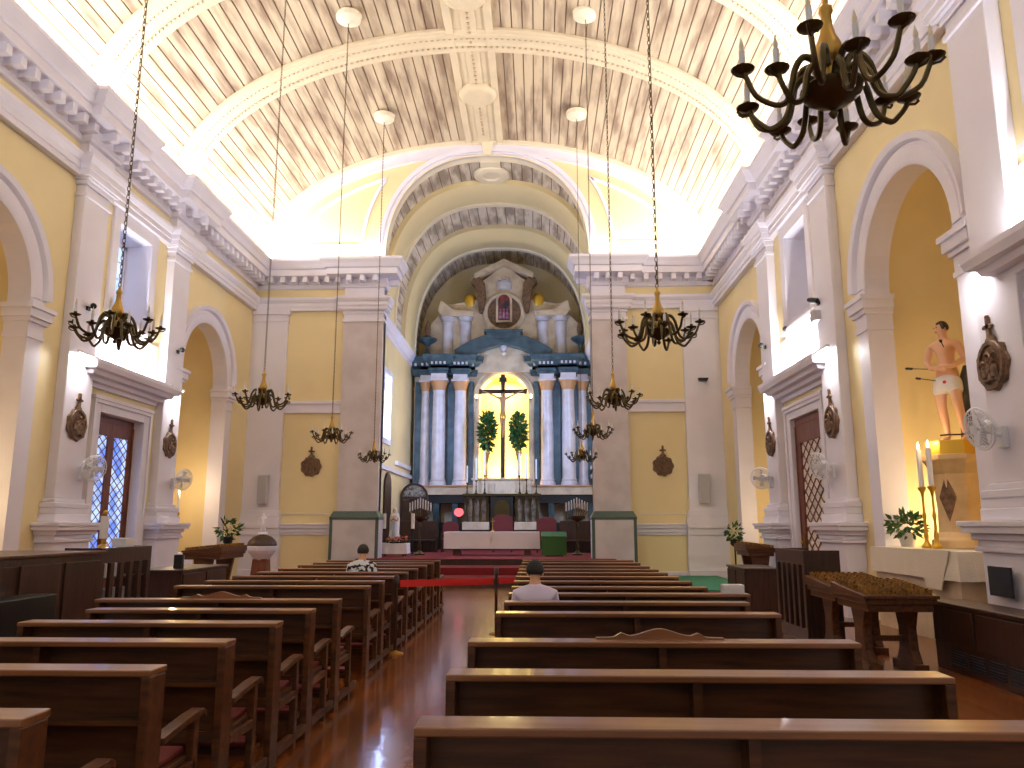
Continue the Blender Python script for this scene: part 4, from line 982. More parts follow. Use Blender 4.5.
t = thing('potted_plant', 'small plant beyond the right lattice door by the far niche', 'plant', (5.0, 20.3, .1))
b = MB(); b.lathe([(.16, 0), (.14, .03), (.02, .06), (.02, .95), (.1, 1.0), (.12, 1.14), (.1, 1.13)], 10); b.build('stand', BLACK, t, smooth=True)
b = MB(); leafy(b, (0, 0, 1.3), .2, .2, .2, 80, .12, rnd); b.build('foliage', LEAF, t, recalc=False)
# baptismal font
t = thing('baptismal_font', 'white marble baptismal font on a brown pillar with a domed wooden lid', 'font', (-7.78, 22.3, 0)); t.scale = (.85, .85, 1)
b = MB(); b.box(-.35, .35, -.35, .35, 0, .1); b.frustum(0, 0, .1, .66, .27, .27, .22, .22); b.build('pillar', RWOOD, t, bevel=.01)
b = MB(); b.lathe([(.22, .62), (.26, .66), (.44, .82), (.50, .9), (.52, 1.0), (.5, 1.02), (.001, 1.02)], 8); b.build('basin', WHT, t, smooth=False)
b = MB(); b.lathe([(.48, 1.02), (.48, 1.06), (.43, 1.16), (.3, 1.27), (.12, 1.33), (.001, 1.34)], 20); b.build('lid', DWOOD, t, smooth=True)
t = thing('small_statue', 'small white figure standing on the lid of the font', 'statue', (-7.78, 22.3, 1.34))
skin_body('figure', [((0,0,.32), (.07,.055)), ((0,0,.45), (.085,.06)), ((0,0,.52), (.035,.035)), ((0,0,.59), (.05,.055)), ((-.11,0,.42), .03), ((-.16,-.05,.34), .022), ((.11,0,.44), .03), ((.17,-.04,.54), .022), ((-.04,0,.2), .045), ((-.05,0,.06), .035), ((.04,0,.2), .045), ((.05,0,.06), .035)], [(0,1),(1,2),(2,3),(1,4),(4,5),(1,6),(6,7),(0,8),(8,9),(0,10),(10,11)], WHT, t)
b = MB(); b.lathe([(.14, 0), (.13, .04), (.1, .06)], 12); b.build('base', WHT, t, smooth=True)
# queue posts and belts
def post(loc, label):
    t = thing('barrier_post', label, 'barrier post', loc, 0, 'dark posts of the red belt barrier')
    b = MB(); b.lathe([(.11, 0), (.11, .012), (.03, .035), (.025, .05)], 18); b.build('base', BRASS, t, smooth=True)
    b = MB(); b.lathe([(.022, .04), (.022, .86), (.035, .87), (.035, .95), (.02, .97)], 12); b.build('pole', DWOOD, t, smooth=True)
p1 = (-1.72, 10.3, 0); p2 = (-.55, 12.2, 0)
post((-1.80, 10.22, 0), 'dark barrier post beside the left pews in the aisle'); post((-.62, 12.1, 0), 'dark barrier post beside the right pews in the aisle')
def belt(a, b_, label):
    A = Vector(a); B = Vector(b_); d = (B-A).normalized(); nn = Vector((-d.y, d.x, 0))*.004; mb = MB(); P = []
    for p in (A, B):
        for z in (-.045, .045):
            for s_ in (-1, 1): P.append(p+Vector((0, 0, z))+nn*s_)
    mb.add(P, [(0,1,3,2), (4,6,7,5), (0,4,5,1), (2,3,7,6), (0,2,6,4), (1,5,7,3)]); tag(mb.build('barrier_belt', REDB), label, 'belt')
belt((-1.76, 10.25, .86), (-.66, 12.06, .77), 'bright red belt stretched across the aisle between the dark posts')
belt((-.58, 12.12, .77), (-.24, 13.0, .72), 'short red belt from the right barrier post towards the pews')

# ================================================================ chancel
PF = .6                                                    # platform level
t = thing('high_altar_table', 'altar table covered with a pale lilac cloth in the middle of the chancel', 'altar', (-1.52, 27.0, PF))
b = MB(); b.box(-1.5, 1.5, -.4, .4, .70, .76); b.build('top', WOOD, t)
for sx in (-1, 1):
    b = MB(); b.frustum(sx*1.2, 0, 0, .7, .12, .3, .08, .25); b.build('leg', RWOOD, t)
b = MB(lambda x, y, z: (x-1.52, y+27.0, z+PF)); q = cloth(-1.6, 1.6, -.5, .5, .775, .22, .01, 20, 4); q.fn = lambda x, y, z: (x-1.52, y+27.0, z+PF)
q_altar = q.build('altar_cloth', CLOTH, None, smooth=True); tag(q_altar, 'smooth pale lilac cloth hanging over the main altar table', 'tablecloth')
b = MB(); b.box(-.02, .02, -.012, 0, -.1, .1); b.box(-.08, .08, -.012, 0, .0, .03); b.fn = lambda x, y, z: (-1.52+x, 27-.52+y, PF+.5+z)
b.build('embroidered_cross', LACE, q_altar)
t = thing('altar_crucifix', 'small brass crucifix standing on the main altar cloth', 'crucifix', (-1.52, 27.1, PF+.776))
b = MB(); b.lathe([(.09, 0), (.05, .03), (.02, .06), (.02, .14)], 12); b.build('base', BRASS, t, smooth=True)
b = MB(); b.box(-.014, .014, -.01, .01, .14, .46); b.box(-.08, .08, -.01, .01, .34, .37); b.build('cross', BRASS, t)
t = thing('lectern', 'lectern draped with a green cloth right of the main altar', 'lectern', (.55, 26.0, PF))
b = MB(); b.box(-.3, .3, -.15, .25, 0, .6); b.build('body', DWOOD, t); b = MB(); b.add([(-.42, -.25, .62), (.42, -.25, .62), (.42, .25, .76), (-.42, .25, .76), (-.42, -.25, .58), (.42, -.25, .58), (.42, .25, .72), (-.42, .25, .72)], [(0,1,2,3), (7,6,5,4), (0,4,5,1), (1,5,6,2), (2,6,7,3), (3,7,4,0)]); b.build('top', DWOOD, t)
b = MB(); b.box(-.4, .4, -.275, -.262, .04, .64); b.add([(-.4, -.27, .632), (.4, -.27, .632), (.4, .25, .776), (-.4, .25, .776), (-.4, -.27, .64), (.4, -.27, .64), (.4, .25, .784), (-.4, .25, .784)], [(0,1,2,3), (7,6,5,4), (0,4,5,1), (1,5,6,2), (2,6,7,3), (3,7,4,0)]); b.build('green_drape', GRF, t)
def chair(x, y, label, h_=1.2, w_=.6):
    t = thing('sanctuary_chair', label, 'chair', (x, y, PF), 0, 'dark red chairs behind the main altar')
    b = MB(); b.box(-w_/2, w_/2, -.25, .25, .42, .5); b.build('seat', BURG, t, bevel=.02)
    b = MB(); b.box(-w_/2, w_/2, .2, .26, .5, h_-.1); b.poly([arc(0, h_-.12, w_/2, 0, PI, 14, .16)], .2, .26, 'y'); b.build('backrest', BURG, t, bevel=.015)
    for sx in (-1, 1):
        for yy in (-.22, .22): b = MB(); b.box(sx*(w_/2-.03)-.025, sx*(w_/2-.03)+.025, yy-.025, yy+.025, 0, .42); b.build('leg', DWOOD, t)
        b = MB(); b.box(sx*(w_/2)-.03, sx*(w_/2)+.03, -.25, .22, .66, .70); b.box(sx*(w_/2)-.02, sx*(w_/2)+.02, -.25, -.2, .5, .66); b.build('armrest', DWOOD, t)
chair(-1.3, 30.0, 'dark red upholstered chair behind the middle of the main altar', 1.35, .75); chair(.35, 29.3, 'dark red rounded chair right of the main altar', 1.25, .75); chair(-3.3, 30.0, 'dark red chair left of the main altar under the pink lamp', 1.1, .6)
t = thing('sanctuary_lamp', 'glowing pink red glass lamp on a dark stand left of the altar', 'lamp', (-3.05, 30.8, PF))
b = MB(); b.lathe([(.15, 0), (.03, .06), (.02, 1.28), (.07, 1.32)], 12); b.build('stand', BRONZE, t, smooth=True); b = MB(); b.lathe([(.05, 1.32), (.17, 1.4), (.19, 1.5), (.15, 1.6), (.08, 1.64)], 16); b.build('glass', PINK, t, smooth=True)
def candelabrum(x, y, label):
    t = thing('candelabrum', label, 'candelabrum', (x, y, PF), 0, 'tall brass candelabra flanking the altar')
    b = MB(); b.lathe([(.2, 0), (.2, .04), (.1, .08), (.04, .16), (.06, .3), (.03, .4), (.025, .9), (.06, 1.0), (.03, 1.1), (.3, 1.22), (.32, 1.3), (.28, 1.3)], 16); b.build('stand', BRONZE, t, smooth=True)
    for k in range(9):
        u = (k-4)/4; h_ = .34-.16*abs(u)+.05
        b = MB(); b.tube([(0, 0, 1.28), (u*.2, 0, 1.3), (u*.36, 0, 1.28+h_*.7)], .012, 5); b.lathe([(.01, 0), (.04, .01), (.04, .02), (.02, .02)], 8, (u*.36, 0, 1.28+h_*.7)); a = b.build('branch', BRONZE, t, smooth=True)
        b = MB(); candle(b, u*.36, 0, 1.29+h_*.7, .36-.06*abs(u), .022); b.build('candle', WPL, a, smooth=True)
    return t
candelabrum(-4.0, 27.0, 'tall brass candelabrum with white candles left of the altar'); candelabrum(1.36, 27.0, 'tall brass candelabrum with white candles right of the altar')
# Mary statue on table
t = thing('side_table', 'small table left of the altar under a white statue', 'table', (-4.68, 26.0, PF))
b = MB(); b.box(-.4, .4, -.3, .3, .36, .40); b.build('top', DWOOD, t)
for sx in (-1, 1):
    for sy in (-1, 1): b = MB(); b.box(sx*.34-.03, sx*.34+.03, sy*.24-.03, sy*.24+.03, 0, .36); b.build('leg', DWOOD, t)
q = cloth(-.46, .46, -.36, .36, .412, .08, .012, 14, 3); q.fn = lambda x, y, z: (x-4.68, y+26.0, z+PF); tag(q.build('table_cloth', CLOTH, None, smooth=True), 'white ruffled cloth over the small statue table', 'tablecloth')
t = thing('virgin_statue', 'white and pale blue statue of a praying veiled woman on the small table', 'statue', (-4.7, 26.0, PF+.413))
b = MB(); b.lathe([(.22, 0), (.2, .06), (.17, .1), (.2, .18), (.17, .3), (.15, .6), (.13, .82), (.14, .9), (.06, .96), (.001, .97)], 14, (0,0,0), 1, .8); b.build('robe', WROBE, t, smooth=True)
b = MB(); b.lathe([(.07, .95), (.085, 1.02), (.08, 1.1), (.04, 1.16), (.001, 1.17)], 14, (0, .02, 0)); b.lathe([(.16, .35), (.17, .8), (.15, .92), (.09, 1.0)], 14, (0, .04, 0), 1, .7); b.build('veil', WROBE, t, smooth=True)
b = MB(); b.ball((0, -.035, 1.05), .06, 12, 8, 1, 1, 1.25); b.ball((0, -.1, 1.045), .01, 6, 5); b.build('face', PSKIN, t, smooth=True)
b = MB(); b.box(-.05, .05, -.165, -.135, .2, .74); b.build('sash', BLUER, t, bevel=.012)
skin_body('hands', [((-.13, -.03, .82), .04), ((-.11, -.1, .72), .032), ((0, -.17, .80), .022), ((0, -.18, .87), .012), ((.11, -.1, .72), .032), ((.13, -.03, .82), .04)], [(0,1),(1,2),(2,3),(2,4),(4,5)], PSKIN, t, 1)
t = thing('flower_arrangement', 'red and peach flowers around the foot of the white statue', 'flowers', (-4.6, 25.78, PF+.418)); rnd = random.Random(8)
b = MB(); b.box(-.2, .3, -.04, .06, 0, .05); b.build('holder', BLACK, t)
b = MB()
for i in range(40): b.ball((rnd.uniform(-.28, .38), rnd.uniform(-.08, .08), .08+rnd.uniform(0, .12)), rnd.uniform(.025, .045), 6, 4)
b.build('blossoms', FLOW, t, smooth=True); b = MB(); leafy(b, (.05, 0, .08), .4, .1, .07, 60, .1, rnd); b.build('foliage', LEAF, t, recalc=False)
for dx, nm in ((-.5, 'left'), (.62, 'right')):
    tt = thing('altar_candle', 'thick pale candle on a thin stand, %s of the white statue' % nm, 'candle', (-4.7+dx*.86, 26.5, PF)); b = MB(); b.lathe([(.12, 0), (.02, .04), (.02, .82), (.07, .86), (.07, .88)], 10); b.build('stand', BLACK, tt, smooth=True)
    b = MB(); candle(b, 0, 0, .88, .5, .06); b.build('candle', LACE, tt, smooth=True)
# ---------------------------------------------------------------- altarpiece
RY = 33.5; RC = -1.42
t = thing('altarpiece', 'tall classical altarpiece with teal entablature and pale columns filling the chancel end', 'altarpiece', (RC, RY, PF))
Z = lambda z: z-PF
NH = 1.08; NS = 7.1                         # niche half width, spring height
wall_out = [(-3.95, Z(.6)), (-NH, Z(.6)), (-NH, Z(NS))]+[(x, Z(z)) for x, z in arc(0, NS, NH, PI, 0, 24)][1:]+[(NH, Z(.6)), (3.95, Z(.6)), (3.95, Z(8.9)), (-3.95, Z(8.9))]
b = MB(); b.poly([wall_out], .3, .9, 'y'); b.build('back_wall', BEIG, t)
b = MB(); L = [(-NH, Z(2.9))]+[(x, Z(z)) for x, z in arc(0, NS, NH, PI, 0, 24)]+[(NH, Z(2.9))]; m = len(L)
b.add([(x, .9, z) for x, z in L]+[(x, 1.7, z) for x, z in L], [(i, i+1, m+i+1, m+i) for i in range(m-1)]); b.face([L], 1.7); b.add([(-NH, .3, Z(2.9)), (NH, .3, Z(2.9)), (NH, 1.7, Z(2.9)), (-NH, 1.7, Z(2.9))], [(0,1,2,3)])
b.build('niche', mat('niche_yellow', srgb(236, 216, 128), .5), t, recalc=False)
b = MB(lambda x, h, z: (x, .3-h, z)); pth = [(-NH, Z(3.2)), (-NH, Z(NS))]+[(x, Z(z)) for x, z in arc(0, NS, NH, PI, 0, 24)][1:-1]+[(NH, Z(NS)), (NH, Z(3.2))]; b.sweep(pth, [(0, 0), (0, .12), (-.08, .16), (-.2, .1), (-.26, .14), (-.3, 0)], 'elev'); b.build('niche_frame', BEIG, t, smooth=True)
for sx in (-1, 1):
    for (cx, yy, r_) in ((1.88, .0, .27), (2.80, -.15, .29), (3.42, .12, .2)):
        b = MB(); b.lathe([(r_*1.25, 0), (r_*1.25, .12), (r_*1.1, .18), (r_*1.15, .24), (r_, .3), (r_*1.0, 2.2), (r_*.88, 4.05), (r_*.95, 4.1)], 24, (sx*cx, yy, Z(3.25))); cc = b.build('column', COLM, t, smooth=True)
        b = MB(); b.lathe([(r_*.92, 4.1), (r_*1.0, 4.2), (r_*1.25, 4.42), (r_*1.3, 4.5)], 20, (sx*cx, yy, Z(3.25))); b.build('capital', CAPB, cc, smooth=True)
        b = MB(); b.box(sx*cx-r_*1.4, sx*cx+r_*1.4, yy-r_*1.4, yy+r_*1.4, Z(7.75), Z(7.83)); b.box(sx*cx-r_*1.15, sx*cx+r_*1.15, yy-r_*1.15, yy+.3, Z(7.83), Z(8.1)); b.build('impost_block', COLM, cc, bevel=.01)
        for zz, o_, hh in ((8.1, .05, .12), (8.22, .12, .14), (8.36, .2, .16), (8.52, .3, .1), (8.62, .38, .12), (8.74, .32, .1)):
            pass
    # pilaster strips
    for a, e, y0 in ((1.32, 1.54, .12), (2.14, 2.5, .12), (3.08, 3.26, .12), (3.6, 3.9, .15)):
        b = MB(); b.box(min(sx*a, sx*e), max(sx*a, sx*e), y0, .3, Z(3.25), Z(7.8)); b.build('pilaster_strip', TEAL, t, bevel=.01)
    # broken entablature, breaks forward over each column
    x_in = 1.22
    pth = [(-3.95, .3), (-3.95, -.02), (-3.66, -.1), (-3.2, -.1), (-3.2, .1), (-3.16, -.45), (-2.44, -.45), (-2.44, -.05), (-2.2, -.05), (-2.2, -.3), (-1.5, -.3), (-1.5, .1), (-x_in, .1), (-x_in, .3)]
    b = MB(lambda x, y, z, sx=sx: (-sx*x, y, z)); b.sweep(pth, [(0, Z(8.05)), (.04, Z(8.07)), (.04, Z(8.18)), (.08, Z(8.2)), (.08, Z(8.3)), (0, Z(8.32)), (0, Z(8.42)), (.12, Z(8.46)), (.2, Z(8.56)), (.3, Z(8.62)), (.3, Z(8.72)), (.36, Z(8.82)), (.36, Z(8.86)), (0, Z(8.9))], 'plan')
    b.poly([[(x, y) for x, y in pth]], Z(8.05), Z(8.88), 'z'); en = b.build('entablature', TEAL, t)
    b = MB(lambda x, y, z, sx=sx: (-sx*x, y, z))
    for i in range(len(pth)-1):
        P, Q = Vector(pth[i]), Vector(pth[i+1]); L_ = (Q-P).length
        if L_ < .25: continue
        d = (Q-P)/L_; nn = Vector((d.y, -d.x)); k = int(L_/.16)
        for j in range(k): c0 = P+d*(L_*(j+.5)/k)+nn*.16; b.box(c0.x-.045, c0.x+.045, c0.y-.045, c0.y+.045, Z(8.45), Z(8.56))
    b.build('dentils', COLM, en)['kind'] = 'stuff'
    # urns at the ends
    b = MB(); b.lathe([(.16, 0), (.17, .1), (.07, .2), (.06, .38), (.12, .5), (.36, .66), (.42, .72), (.42, .78), (.2, .86), (.1, .92)], 16, (sx*3.36, -.1, Z(8.9))); ur = b.build('urn', TEAL, t, smooth=True)
    b = MB(); b.lathe([(.08, .9), (.14, 1.08), (.15, 1.2), (.1, 1.42), (.02, 1.62)], 12, (sx*3.36, -.1, Z(8.9))); b.build('urn_flame', TERRA, ur, smooth=True)
    # curved pediment half
    up_ = []; lo_ = []
    for i in range(17):
        u = i/16; x = 2.15*(1-u)+.0*u; z = 9.0+.78*math.sin(u*PI/2)**.9 if u < .62 else 9.0+.78*math.sin(.62*PI/2)**.9+.17*(u-.62)/.38
        up_.append((sx*x, Z(z+.1))); lo_.append((sx*max(0, x-.25*(1-u)), Z(z-.55+.1*u)))
    b = MB(); b.poly([up_+lo_[::-1]], -.45, .3, 'y'); b.build('curved_pediment', TEAL, t, bevel=.02)
    b = MB(); b.lathe([(.02, -.2), (.09, -.16), (.1, .0), (.07, .1), (.02, .2)], 10, (sx*1.15, -.05, Z(9.05))); b.build('finial', COLM, t, smooth=True)
b = MB(); b.box(-.75, .75, -.55, .3, Z(9.62), Z(9.98)); b.box(-.85, .85, -.62, .3, Z(9.88), Z(9.98)); b.build('pediment_block', TEAL, t, bevel=.03)
b = MB(); tym = [(-1.9, Z(8.95)), (1.9, Z(8.95)), (1.2, Z(9.45)), (0, Z(9.6)), (-1.2, Z(9.45))]; b.poly([tym], .0, .3, 'y'); b.box(-1.25, 1.25, .05, .3, Z(8.2), Z(9.0)); b.build('tympanum', BEIG, t)
b = MB(); b.lathe([(.02, -.28), (.12, -.2), (.06, -.1), (.15, .0), (.15, .14), (.02, .2)], 12, (0, -.1, Z(9.2))); b.build('keystone', COLM, t, smooth=True)
# upper storey
up = [(-3.3, 8.9), (-3.3, 10.5), (-2.9, 10.9), (-2.6, 11.35), (-2.0, 11.45), (-1.3, 11.6), (-1.05, 11.5), (-1.0, 12.2), (-.95, 12.5), (-.6, 12.75), (0, 13.25)]
up = up+[(-x, z) for x, z in up[::-1]][1:]
b = MB(); b.poly([[(x, Z(z)) for x, z in up]], .35, .9, 'y'); b.build('attic', BEIG, t, bevel=.02)
for sx in (-1, 1):
    for a, e in ((2.35, 2.7), (1.5, 1.95)):
        b = MB(); b.lathe([(.30, 0), (.26, .1), (.24, .3), (.24, 1.45), (.28, 1.5), (.24, 1.56), (.34, 1.66), (.36, 1.74)], 16, (sx*(a+e)/2, .35, Z(9.0))); b.build('attic_column', COLM, t, smooth=True)
    b = MB(); b.poly([[(x*sx, Z(z)) for x, z in ((1.35, 10.74), (2.75, 10.74), (2.95, 11.0), (2.85, 11.45), (2.7, 11.4), (2.2, 11.0), (1.35, 10.95))]], -.05, .9, 'y'); b.build('raking_cornice', BEIG, t, bevel=.03)
    b = MB(); b.poly([[(x*sx, Z(z)) for x, z in ((.95, 10.9), (1.12, 10.95), (1.2, 11.6), (1.28, 12.1), (1.5, 12.35), (1.4, 12.55), (1.1, 12.6), (.86, 12.3), (.8, 11.6))]], .1, .6, 'y'); b.build('scroll', TERRA, t, bevel=.04)
    b = MB(); b.ball((sx*1.55, .45, Z(11.55)), .3, 12, 8, 1, .6, 1.2); b.build('boss', GOLD, t, smooth=True)
    b = MB(); b.poly([[(x*sx, Z(z)) for x, z in ((0, 13.1), (0, 13.4), (1.35, 12.72), (1.3, 12.5))]], .0, .9, 'y'); b.build('gable_cornice', BEIG, t, bevel=.02)
b = MB(lambda x, y, z: (x, .36-z, Z(10.98)+y)); b.lathe([(.74, .0), (.76, .12), (.86, .16), (.96, .1), (.98, .0)], 36); md_ = b.build('medallion_ring', BEIG, t, smooth=True)
b = MB(lambda x, y, z: (x, .36-z, Z(10.98)+y)); b.lathe([(.75, .0), (.75, .04), (.001, .05)], 36); b.build('medallion_field', TERRA, md_, smooth=True)
b = MB(); b.poly([[(-.36, Z(10.5)), (.36, Z(10.5)), (.36, Z(11.5))]+[(x, Z(z)) for x, z in arc(0, 11.5, .36, 0, PI, 12)]], .18, .32, 'y'); pf = b.build('picture_frame', BEIG, md_, bevel=.01)
b = MB(); b.poly([[(-.26, Z(10.58)), (.26, Z(10.58)), (.26, Z(11.5))]+[(x, Z(z)) for x, z in arc(0, 11.5, .26, 0, PI, 12)]], .15, .18, 'y'); b.build('picture', mat('dark_painted_panel', srgb(40, 38, 60), .4, col2=srgb(140, 54, 44), nscale=5), pf)
b = MB()
for x in (-.16, 0, .15): b.lathe([(.07, 0), (.05, .3), (.02, .36)], 8, (x, .14, Z(10.65))); b.ball((x, .13, Z(11.06)), .045, 8, 6)
b.build('figures', mat('painted_figures', srgb(150, 150, 190), .5, col2=srgb(190, 70, 60), nscale=7), pf, smooth=True)
b = MB(); b.lathe([(.3, 0), (.34, .1), (.3, .16), (.36, .3), (.22, .42), (.05, .5)], 12, (0, .3, Z(12.05)), 1, .5)
for k in range(5): b.ball((-.3+.15*k, .15, Z(12.42+.06*(2-abs(k-2)))), .055, 8, 6)
b.build('crown_emblem', COLM, t, smooth=True)
# dado under the columns
b = MB(); b.box(-3.95, 3.95, -.5, .9, Z(2.85), Z(3.18)); b.build('plinth_band', BEIG, t, bevel=.01); b = MB(); b.box(-4.0, 4.0, -.56, .3, Z(3.18), Z(3.25)); b.build('plinth_cap', CAPB, t, bevel=.01)
b = MB(); b.box(-3.95, 3.95, -.42, .3, Z(2.5), Z(2.85)); b.build('dark_beam', BLACK, t)
for sx in (-1, 1):
    for a, e in ((1.9, 2.15), (2.7, 2.95), (3.6, 3.9)): b = MB(); b.box(min(sx*a, sx*e), max(sx*a, sx*e), -.38, .3, 0, Z(2.5)); b.build('lower_pier', TEAL, t)
b = MB(); b.box(-3.95, 3.95, -.2, .28, 0, Z(1.7)); b.build('dark_panelling', GREEN if False else mat('dark_green_panelling', srgb(34, 42, 40), .4), t)
# gradine with tabernacle
g = thing('gradine', 'stepped beige gradine with ornate dark columns and tabernacle under the crucifix', 'altar shelf', (RC, 32.0, PF))
b = MB(); b.box(-1.55, 1.55, 0, .6, 0, Z(1.45)); b.build('base', DWOOD, g)
for sx in (-1, 1): b = MB(); b.box(min(sx*.5, sx*1.6), max(sx*.5, sx*1.6), -.12, .5, Z(1.4), Z(1.72)); b.build('step', BEIG, g, bevel=.02); 
for sx in (-1, 1):
    b = MB(); b.box(min(sx*.52, sx*1.52), max(sx*.52, sx*1.52), .1, .5, Z(1.72), Z(2.75)); b.build('side_panel', mat('inlaid_grey_stone', srgb(150, 136, 120), .4, col2=srgb(96, 84, 72), nscale=7), g, bevel=.01)
    for k in range(4):
        x = sx*(.6+k*.28); b = MB(); b.lathe([(.07, 0), (.05, .06), (.06, .3), (.035, .6), (.06, .85), (.075, .95)], 10, (x, -.0, Z(1.72))); b.build('colonnette', BRONZE, g, smooth=True)
b = MB(); b.box(-1.6, 1.6, -.1, .6, Z(2.75), Z(2.85)); b.build('shelf', BRONZE, g, bevel=.01)
b = MB(); b.box(-1.2, 1.2, .2, .93, Z(2.85), Z(3.42))
for k in range(9): b.box(-1.12+k*.27, -1.0+k*.27, .17, .2, Z(2.95), Z(3.3))
b.box(-1.26, 1.26, .14, .93, Z(3.42), Z(3.5)); b.build('upper_shelf', BEIG, g, bevel=.01)
b = MB(); b.box(-.46, .46, -.05, .5, Z(1.5), Z(2.75)); tb = b.build('tabernacle', BLACK, g, bevel=.02)
b = MB(); b.poly([[(-.3, Z(1.6)), (.3, Z(1.6)), (.3, Z(2.3))]+[(x, Z(z)) for x, z in arc(0, 2.3, .3, 0, PI, 12)]], -.09, -.05, 'y'); b.build('tabernacle_door', BRONZE, tb)
for k, (x, zb_, hs, hc) in enumerate(((-1.42, 2.85, .45, .0), (-1.05, 2.85, .55, .9), (-.7, 2.85, .75, 1.0), (.72, 2.85, .75, .9), (1.0, 2.85, .6, 1.0), (1.4, 2.85, .6, .8))):
    if k == 0: hc = .7
    candlestick('candlestick', 'tall candlestick with a white candle on the gradine, %s from the left of six' % ['first', 'second', 'third', 'fourth', 'fifth', 'last'][k], (RC+x, 31.96+.02, zb_), hs, hc, BRONZE, group='candlesticks on the gradine', cr=.045 if k not in (0, 5) else .03)
for sx, nm in ((-1, 'left'), (1, 'right')):
    p = thing('flower_stand', 'tall bouquet of dark green leaves on a high stand, %s of the large crucifix' % nm, 'plant', (RC+sx*.66, 32.7, 3.5))
    b = MB(); b.lathe([(.14, -.0), (.05, .05), (.03, .6), (.1, .95), (.14, 1.05), (.12, 1.2)], 12); b.build('vase', BRASS, p, smooth=True)
    b = MB(); rnd = random.Random(11+sx)
    leafy(b, (0, 0, 1.98), .29, .25, .80, 620, .22, rnd, .1); b.tube([(0, 0, 1.1), (0, 0, 2.6)], .03); b.build('foliage', LEAF, p, recalc=False)
# the large crucifix
t = thing('crucifix', 'large dark wooden crucifix with the figure of Christ in front of the lit niche', 'crucifix', (RC, 32.78, 3.5))
b = MB(); b.box(-.09, .09, 0, .1, 0, 4.45); b.box(-.97, .97, -.0, .1, 3.62, 3.8); 
for x in (-.97, .97): b.box(x-.06, x+.06, -.02, .12, 3.6, 3.82)
b.build('cross', DWOOD, t, bevel=.01)
b = MB(); b.box(-.16, .16, -.03, 0, 4.12, 4.32); b.build('title_board', BLACK, t)
J = [((0, -.1, 2.75), (.11, .08)), ((.0, -.1, 2.95), (.095, .07)), ((0, -.1, 3.2), (.12, .085)), ((0, -.1, 3.36), (.11, .075)), ((0, -.12, 3.46), (.04, .04)), ((.02, -.15, 3.56), (.065, .07)), ((.02, -.15, 3.64), (.05, .055)),
     ((-.2, -.08, 3.42), .05), ((-.46, -.06, 3.55), .038), ((-.72, -.04, 3.68), .028), ((-.8, -.04, 3.71), (.03, .018)), ((.2, -.08, 3.42), .05), ((.46, -.06, 3.55), .038), ((.72, -.04, 3.68), .028), ((.8, -.04, 3.71), (.03, .018)),
     ((-.07, -.12, 2.6), .075), ((-.05, -.2, 2.25), .055), ((-.02, -.1, 1.9), .04), ((0, -.08, 1.72), .03), ((.07, -.12, 2.6), .075), ((.06, -.2, 2.25), .055), ((.03, -.12, 1.9), .04), ((.01, -.1, 1.72), .03)]
E_ = [(0,1),(1,2),(2,3),(3,4),(4,5),(5,6),(3,7),(7,8),(8,9),(9,10),(3,11),(11,12),(12,13),(13,14),(0,15),(15,16),(16,17),(17,18),(0,19),(19,20),(20,21),(21,22)]
for wi, sg in ((10, -1), (14, 1)):
    wp = J[wi][0]
    for k in range(5):
        dz = .03-.015*k; i0 = len(J); J += [((wp[0]+sg*.04, wp[1], wp[2]+dz), .007), ((wp[0]+sg*.075, wp[1]-.02, wp[2]+dz*1.2), .006)]; E_ += [(wi, i0), (i0, i0+1)]
skin_body('corpus', J, E_, mat('aged_skin', srgb(170, 128, 92), .5), t)
skin_body('loincloth', [((0, -.1, 2.80), (.125, .1)), ((0, -.1, 2.66), (.13, .11)), ((-.06, -.14, 2.5), .09), ((.07, -.14, 2.5), .09)], [(0,1),(1,2),(1,3)], GOLD, t)
face_hair(t, (.02, -.14, 3.59), .075, (0, -1, 0), BHAIR, SKIN)
area('altar_niche_light', (RC, RY+.9, 8.0), (0, -.0, -1), 1.4, .5, 130, (1, .9, .62))
area('altar_niche_light', (RC, RY+.75, 3.4), (0, .35, 1), 1.6, .4, 120, (1, .9, .62))
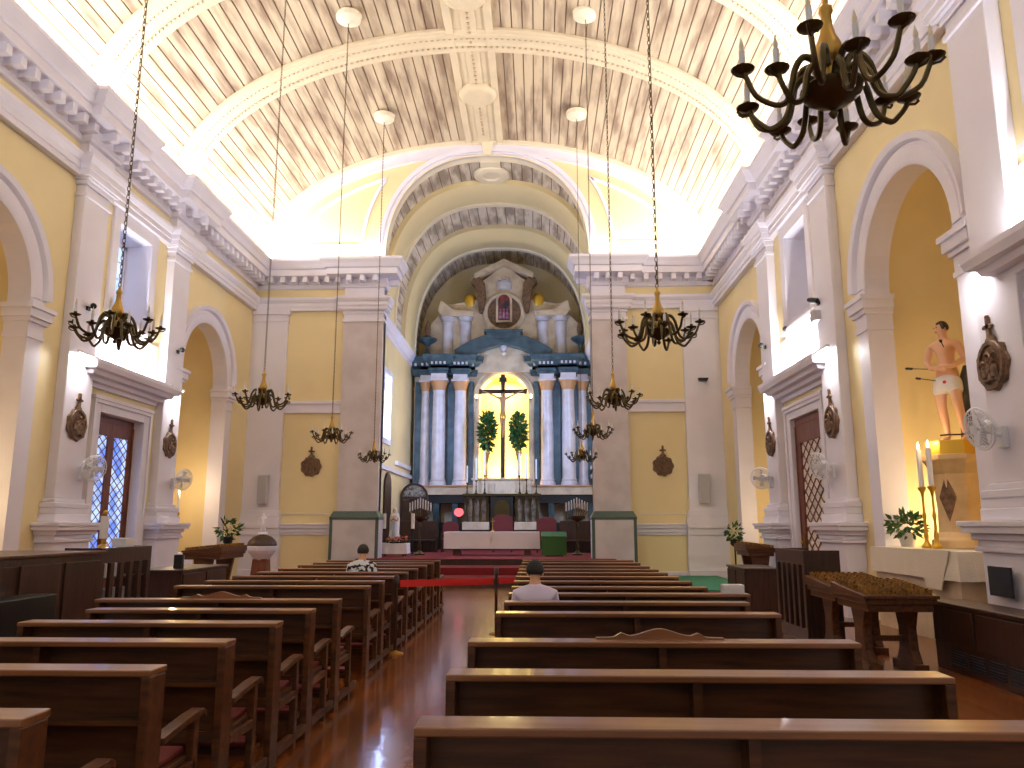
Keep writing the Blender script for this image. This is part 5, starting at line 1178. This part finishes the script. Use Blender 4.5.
# wall lamps on the niche frame
for sx, nm in ((-1, 'left'), (1, 'right')):
    tl = thing('small_wall_lamp', 'small lit lamp beside the altarpiece niche, %s side' % nm, 'lamp', (RC+sx*1.18, RY-.05, 7.1)); b = MB(); b.box(-.04, .04, .02, .22, -.14, -.08); b.build('bracket', BRONZE, tl); b = MB(); b.lathe([(.04, -.08), (.07, .0), (.05, .09)], 10); b.build('shade', emis('small_lamp_glass', (1, .8, .5, 1), 6) if sx < 0 else MATS['small_lamp_glass'], tl, smooth=True)
# wooden portal on the left
t = thing('arched_portal', 'dark wooden doorway with a rounded lacy fanlight left of the altarpiece', 'doorway', (-4.9, 31.3, PF))
b = MB(); o = [(-.56, 0), (-.46, 0), (-.46, 2.0), (.46, 2.0), (.46, 0), (.56, 0), (.56, 2.1)]+arc(0, 2.1, .56, 0, PI, 18)[1:]
b.poly([o, arc(0, 2.12, .46, 0, PI, 16)], 0, .12, 'y'); b.build('frame', DWOOD, t, bevel=.01)
b = MB(); b.poly([arc(0, 2.12, .46, 0, PI, 16)], .04, .07, 'y'); b.build('fanlight', mat('lacy_fanlight', srgb(150, 140, 124), .6, col2=srgb(70, 62, 54), nscale=12), t)
for sx in (-1, 1): b = MB(); b.box(min(0.01*sx, sx*.455), max(.01*sx, sx*.455), .04, .08, .02, 1.98); b.build('door_panel', DWOOD, t, bevel=.006)
t = thing('side_door', 'narrow dark arched door in the left chancel wall', 'door', (CXC-CH+.0, 28.6, PF)); b = MB(); b.poly([[(-.6, 0), (.6, 0), (.6, 2.3)]+arc(0, 2.3, .6, 0, PI, 14)[1:]], .01, .08, 'x'); b.build('leaf', DWOOD, t)
b = MB(); b.ball((.1, .45, 1.1), .03); b.build('handle', BRASS, t)
# low dark balustrade panels behind altar
for x0, x1, nm in ((-5.2, -3.75, 'left'), (.85, 2.2, 'right')):
    t = thing('choir_bench', 'dark bench with a panelled back, %s of the altar' % nm, 'bench', ((x0+x1)/2, 29.3+(.6 if nm == 'left' else 0), PF)); a = (x1-x0)/2
    b = MB(); b.box(-a, a, .0, .06, 0, 1.15); b.build('backrest', DWOOD, t, bevel=.01)
    b = MB(); b.box(-a, a, -.4, 0, .4, .46); b.build('seat', DWOOD, t, bevel=.01)
    for xx in (-a, a-.05): b = MB(); b.box(xx, xx+.05, -.4, 0, 0, .62); b.build('end_panel', DWOOD, t)
